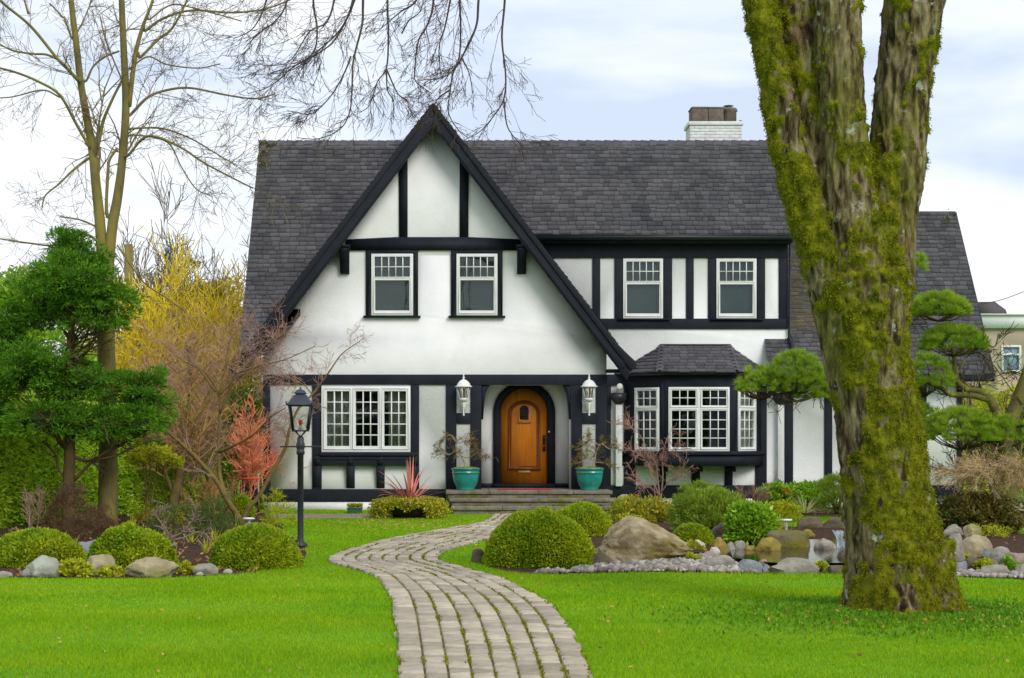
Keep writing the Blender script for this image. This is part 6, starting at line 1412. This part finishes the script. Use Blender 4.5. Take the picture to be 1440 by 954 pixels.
bush('pine_tuft', 1176, 724, 50, 52, m_mugo, 'blue-green pine tuft by the house wall left of the big trunk', 90, .13, 90, .09, .009, jit=.3)
bush('flowering_shrub', 1095, 722, 62, 36, m_midg, 'leafy shrub with scattered red flowers below the bay window', 90, .12, 50, .08, .04)
bush('flowering_shrub', 1133, 716, 58, 32, m_midg, 'bright leafy shrub with red berries against the plinth', 100, .12, 55, .09, .045)
bush('yellow_green_shrub', 1100, 735, 50, 24, m_bright, 'yellow-green low shrub behind the garden light', 70, .10, 50, .06, .02)
for (px_, py_, w, n, lb) in ((1095, 722, 60, 90, 'red flowers of the shrub below the bay window'), (1133, 712, 50, 60, 'red berries on the bright shrub by the plinth'), (893, 728, 20, 30, 'few red flowers by the pale slab')):
    x, y = G(px_, py_); m = MB(); nn_ = n; cc = np.stack([x+rs.normal(0, w/5*y/F, 12), y-.15+rs.normal(0, .15, 12), .32+rs.normal(0, .10, 12)], 1); ci = rs.randint(0, 12, nn_); leaves(m, cc[ci]+rs.normal(0, .018, (nn_, 3)), sph(nn_), .035, .03, jit=.3); solo('red_flowers', m, m_red, (x, y, 0), lb, 'flowers', kind='stuff')
x, y = G(1150, 724); m = MB(); straps(m, (x-.25, y, .03), 60, (.35, .6), .018, (30, 85), 1.0); solo('striped_grass', m, m_variegated, (x, y, 0), 'cream-striped grassy clump at the lawn edge near the plinth', 'plant')
x, y = G(1100, 758); m = MB(); straps(m, (x, y+.6, .02), 90, (.3, .5), .012, (10, 70), 1.0); solo('yellow_grass', m, m_bright, (x, y+.6, 0), 'yellow-green grass clump around the garden light', 'plant')
# small multi-stem maple before the bay window
yb_ = 29.2; T = thing('dwarf_maple', (X(925, yb_), yb_, 0), 'small leafless multi-stemmed tree with purple-pink twigs before the bay window', 'tree'); Tm, Tw = MB(), MB(); o = opt(.2, .0, (25, 60), 4, (.4, .65), .0032)
def c8(l): return [(860+a/3.67, 480+b/3.67) for a, b in l]
for l, w0, nk in [([(248, 940), (248, 860), (245, 780), (238, 700), (232, 640), (210, 600), (190, 560)], .035, 16), ([(248, 900), (255, 800), (265, 700), (262, 600), (280, 520), (300, 470)], .028, 16), ([(246, 800), (215, 720), (200, 650), (150, 590), (90, 560)], .02, 16), ([(240, 860), (225, 800), (215, 720), (190, 640)], .018, 6), ([(258, 780), (300, 720), (360, 690), (420, 640)], .018, 14), ([(200, 600), (150, 490), (90, 440), (65, 410)], .014, 14), ([(262, 620), (320, 560), (380, 530)], .014, 12), ([(240, 790), (170, 730), (80, 715)], .012, 10), ([(205, 610), (160, 560), (110, 580)], .012, 10)]:
    limb(Tm, Tw, pxl(c8(l), yb_, random.uniform(-.4, .4)), w0*.75, .005, int(nk*.6), .36, o, 2, 6, .3, 4, .25)
part('trunk', Tm, m_bark_pink, T); part('twigs', Tw, m_twig_red, T)
bare('tan_twig_shrub', 'little tan leafless shrub rising behind the mugo pine', 1058, 726, 30.6, 1.6, 660, (m_bark_pale, m_twig_red), 4, 'shrub', r=.014, lev=3, kids=4, fan=(10, 50), rmin=.0035)

# plants and neighbour beyond the right end
T = thing('fern_palm', (X(1398, 38.2), 38.2, 0), 'yellow-green feathery fronds beyond the right end of the house', 'plant'); m = MB(); 
for k in range(26):
    a = random.uniform(0, 6.28); t = R(random.uniform(10, 60)); p = np.array([X(1400, 38.2), 38.2, 1.9]); d = np.array([math.cos(a)*math.sin(t), math.sin(a)*math.sin(t), math.cos(t)])
    for j in range(14): 
        p = p+d*.10; d = d+np.array([0, 0, -.05]); d /= np.linalg.norm(d); s_ = np.cross(d, [0, 0, 1.]); s_ /= np.linalg.norm(s_)
        leaves(m, np.array([p, p, p, p]), np.array([s_, -s_, s_+d*.4, -s_+d*.4]), .22*(1-j/18), .03, jit=.12)
part('fronds', m, m_bright, T); m = MB(); m.tube([(X(1400, 38.2), 38.2, 0), (X(1400, 38.2), 38.2, 1.95)], .12, 8); part('stem', m, m_bark_brown, T)
T = thing('background_hedge', (X(1430, 40), 40, 0), 'loose green shrubs filling the gap right of the house', 'hedge'); m = MB(); clumps(m, [lob(1400, 615, 80, 110, 40), lob(1450, 610, 90, 120, 41), lob(1420, 660, 130, 90, 39), lob(1475, 590, 60, 100, 39), lob(1390, 680, 60, 70, 38.6)], 420, .3, 60, .13, .06); part('foliage', m, m_bright, T)
ny = 58.; T = thing('neighbour_house', (X(1440, ny), ny+4, 0), 'flat-roofed beige neighbour building with a white parapet at the right edge', 'building'); nX = lambda p: X(p, ny); nZ = lambda p: Z(p, ny)
m = MB(); m.prism(rect(nX(1378), nX(1560), 0, nZ(462)), ny, ny+.3, [rect(nX(1408.5), nX(1435), nZ(523.5), nZ(486.5))]); m.box(nX(1378), nX(1378)+.3, ny+.3, ny+8, 0, nZ(462)); m.box(nX(1560)-.3, nX(1560), ny+.3, ny+8, 0, nZ(462)); m.box(nX(1378), nX(1560), ny+7.7, ny+8, 0, nZ(462)); part('wall', m, M('beige_render', (.46, .37, .28), (.40, .32, .25), scale=1, rough=.9), T, recalc=True)
m = MB(); m.box(nX(1376), nX(1562), ny-.15, ny+8.1, nZ(462)+.003, nZ(444)); m.box(nX(1374), nX(1564), ny-.25, ny+8.2, nZ(444)+.002, nZ(442)); part('parapet', m, m_stucco, T)
m = MB(); m.prism(rect(nX(1408), nX(1435.5), nZ(524), nZ(486)), ny-.05, ny+.1, [rect(nX(1410.5), nX(1433), nZ(521), nZ(500)), rect(nX(1410.5), nX(1433), nZ(497.5), nZ(488.5))]); w = part('window', m, m_white, T, recalc=True)
m = MB(); m.box(nX(1410), nX(1434), ny+.04, ny+.06, nZ(523), nZ(487)); part('pane', m, M('far_pane', (.20, .28, .38), rough=.15, spec=.8), w)
m = MB(); m.prism([(nX(1376), nZ(441.9)), (nX(1415), nZ(441.9)), (nX(1413), nZ(436)), (nX(1398), nZ(425)), (nX(1376), nZ(425))], ny-.1, ny+5); part('roof_hut', m, M('dark_roofing', (.10, .085, .09), rough=.9), T, recalc=True)
m = MB(); yy = 50.; m.tube(catmull([P(1380, 428, yy), P(1420, 418, yy), P(1500, 385, yy)], 5), .012, 4); solo('power_line', m, m_twig_dark, P(1400, 423, yy), 'thin dark overhead wire above the neighbour building', 'wire')
# unseen trees added to darken the pane reflections, then far tree line closing view
T = thing('reflection_trees', (0, -30, 0), 'added unseen band of dark green trees behind the camera, for dark window reflections', 'hedge'); m = MB(); clumps(m, [(x_, -32+random.uniform(-3, 3), 3.5, 5, 3, random.uniform(3.5, 7)) for x_ in range(-50, 51, 6)], 900, 1.0, 60, .6, .35); part('foliage', m, m_hedge_d, T)
T = thing('far_hedge', (-25, 75, 0), 'distant band of trees closing the view left of the house', 'hedge'); m = MB(); clumps(m, [(x_, 78+random.uniform(-3, 3), 1.5, 6, 3, random.uniform(2.4, 4)) for x_ in range(-60, 2, 6)], 900, .7, 60, .4, .2); part('foliage', m, m_olive, T)
T = thing('far_hedge', (40, 75, 0), 'distant band of trees closing the view behind the beige neighbour', 'hedge'); m = MB(); clumps(m, [(x_, 84+random.uniform(-3, 3), 1.5, 6, 3, random.uniform(2.0, 3)) for x_ in range(20, 80, 6)], 700, .7, 60, .4, .2); part('foliage', m, m_olive, T)
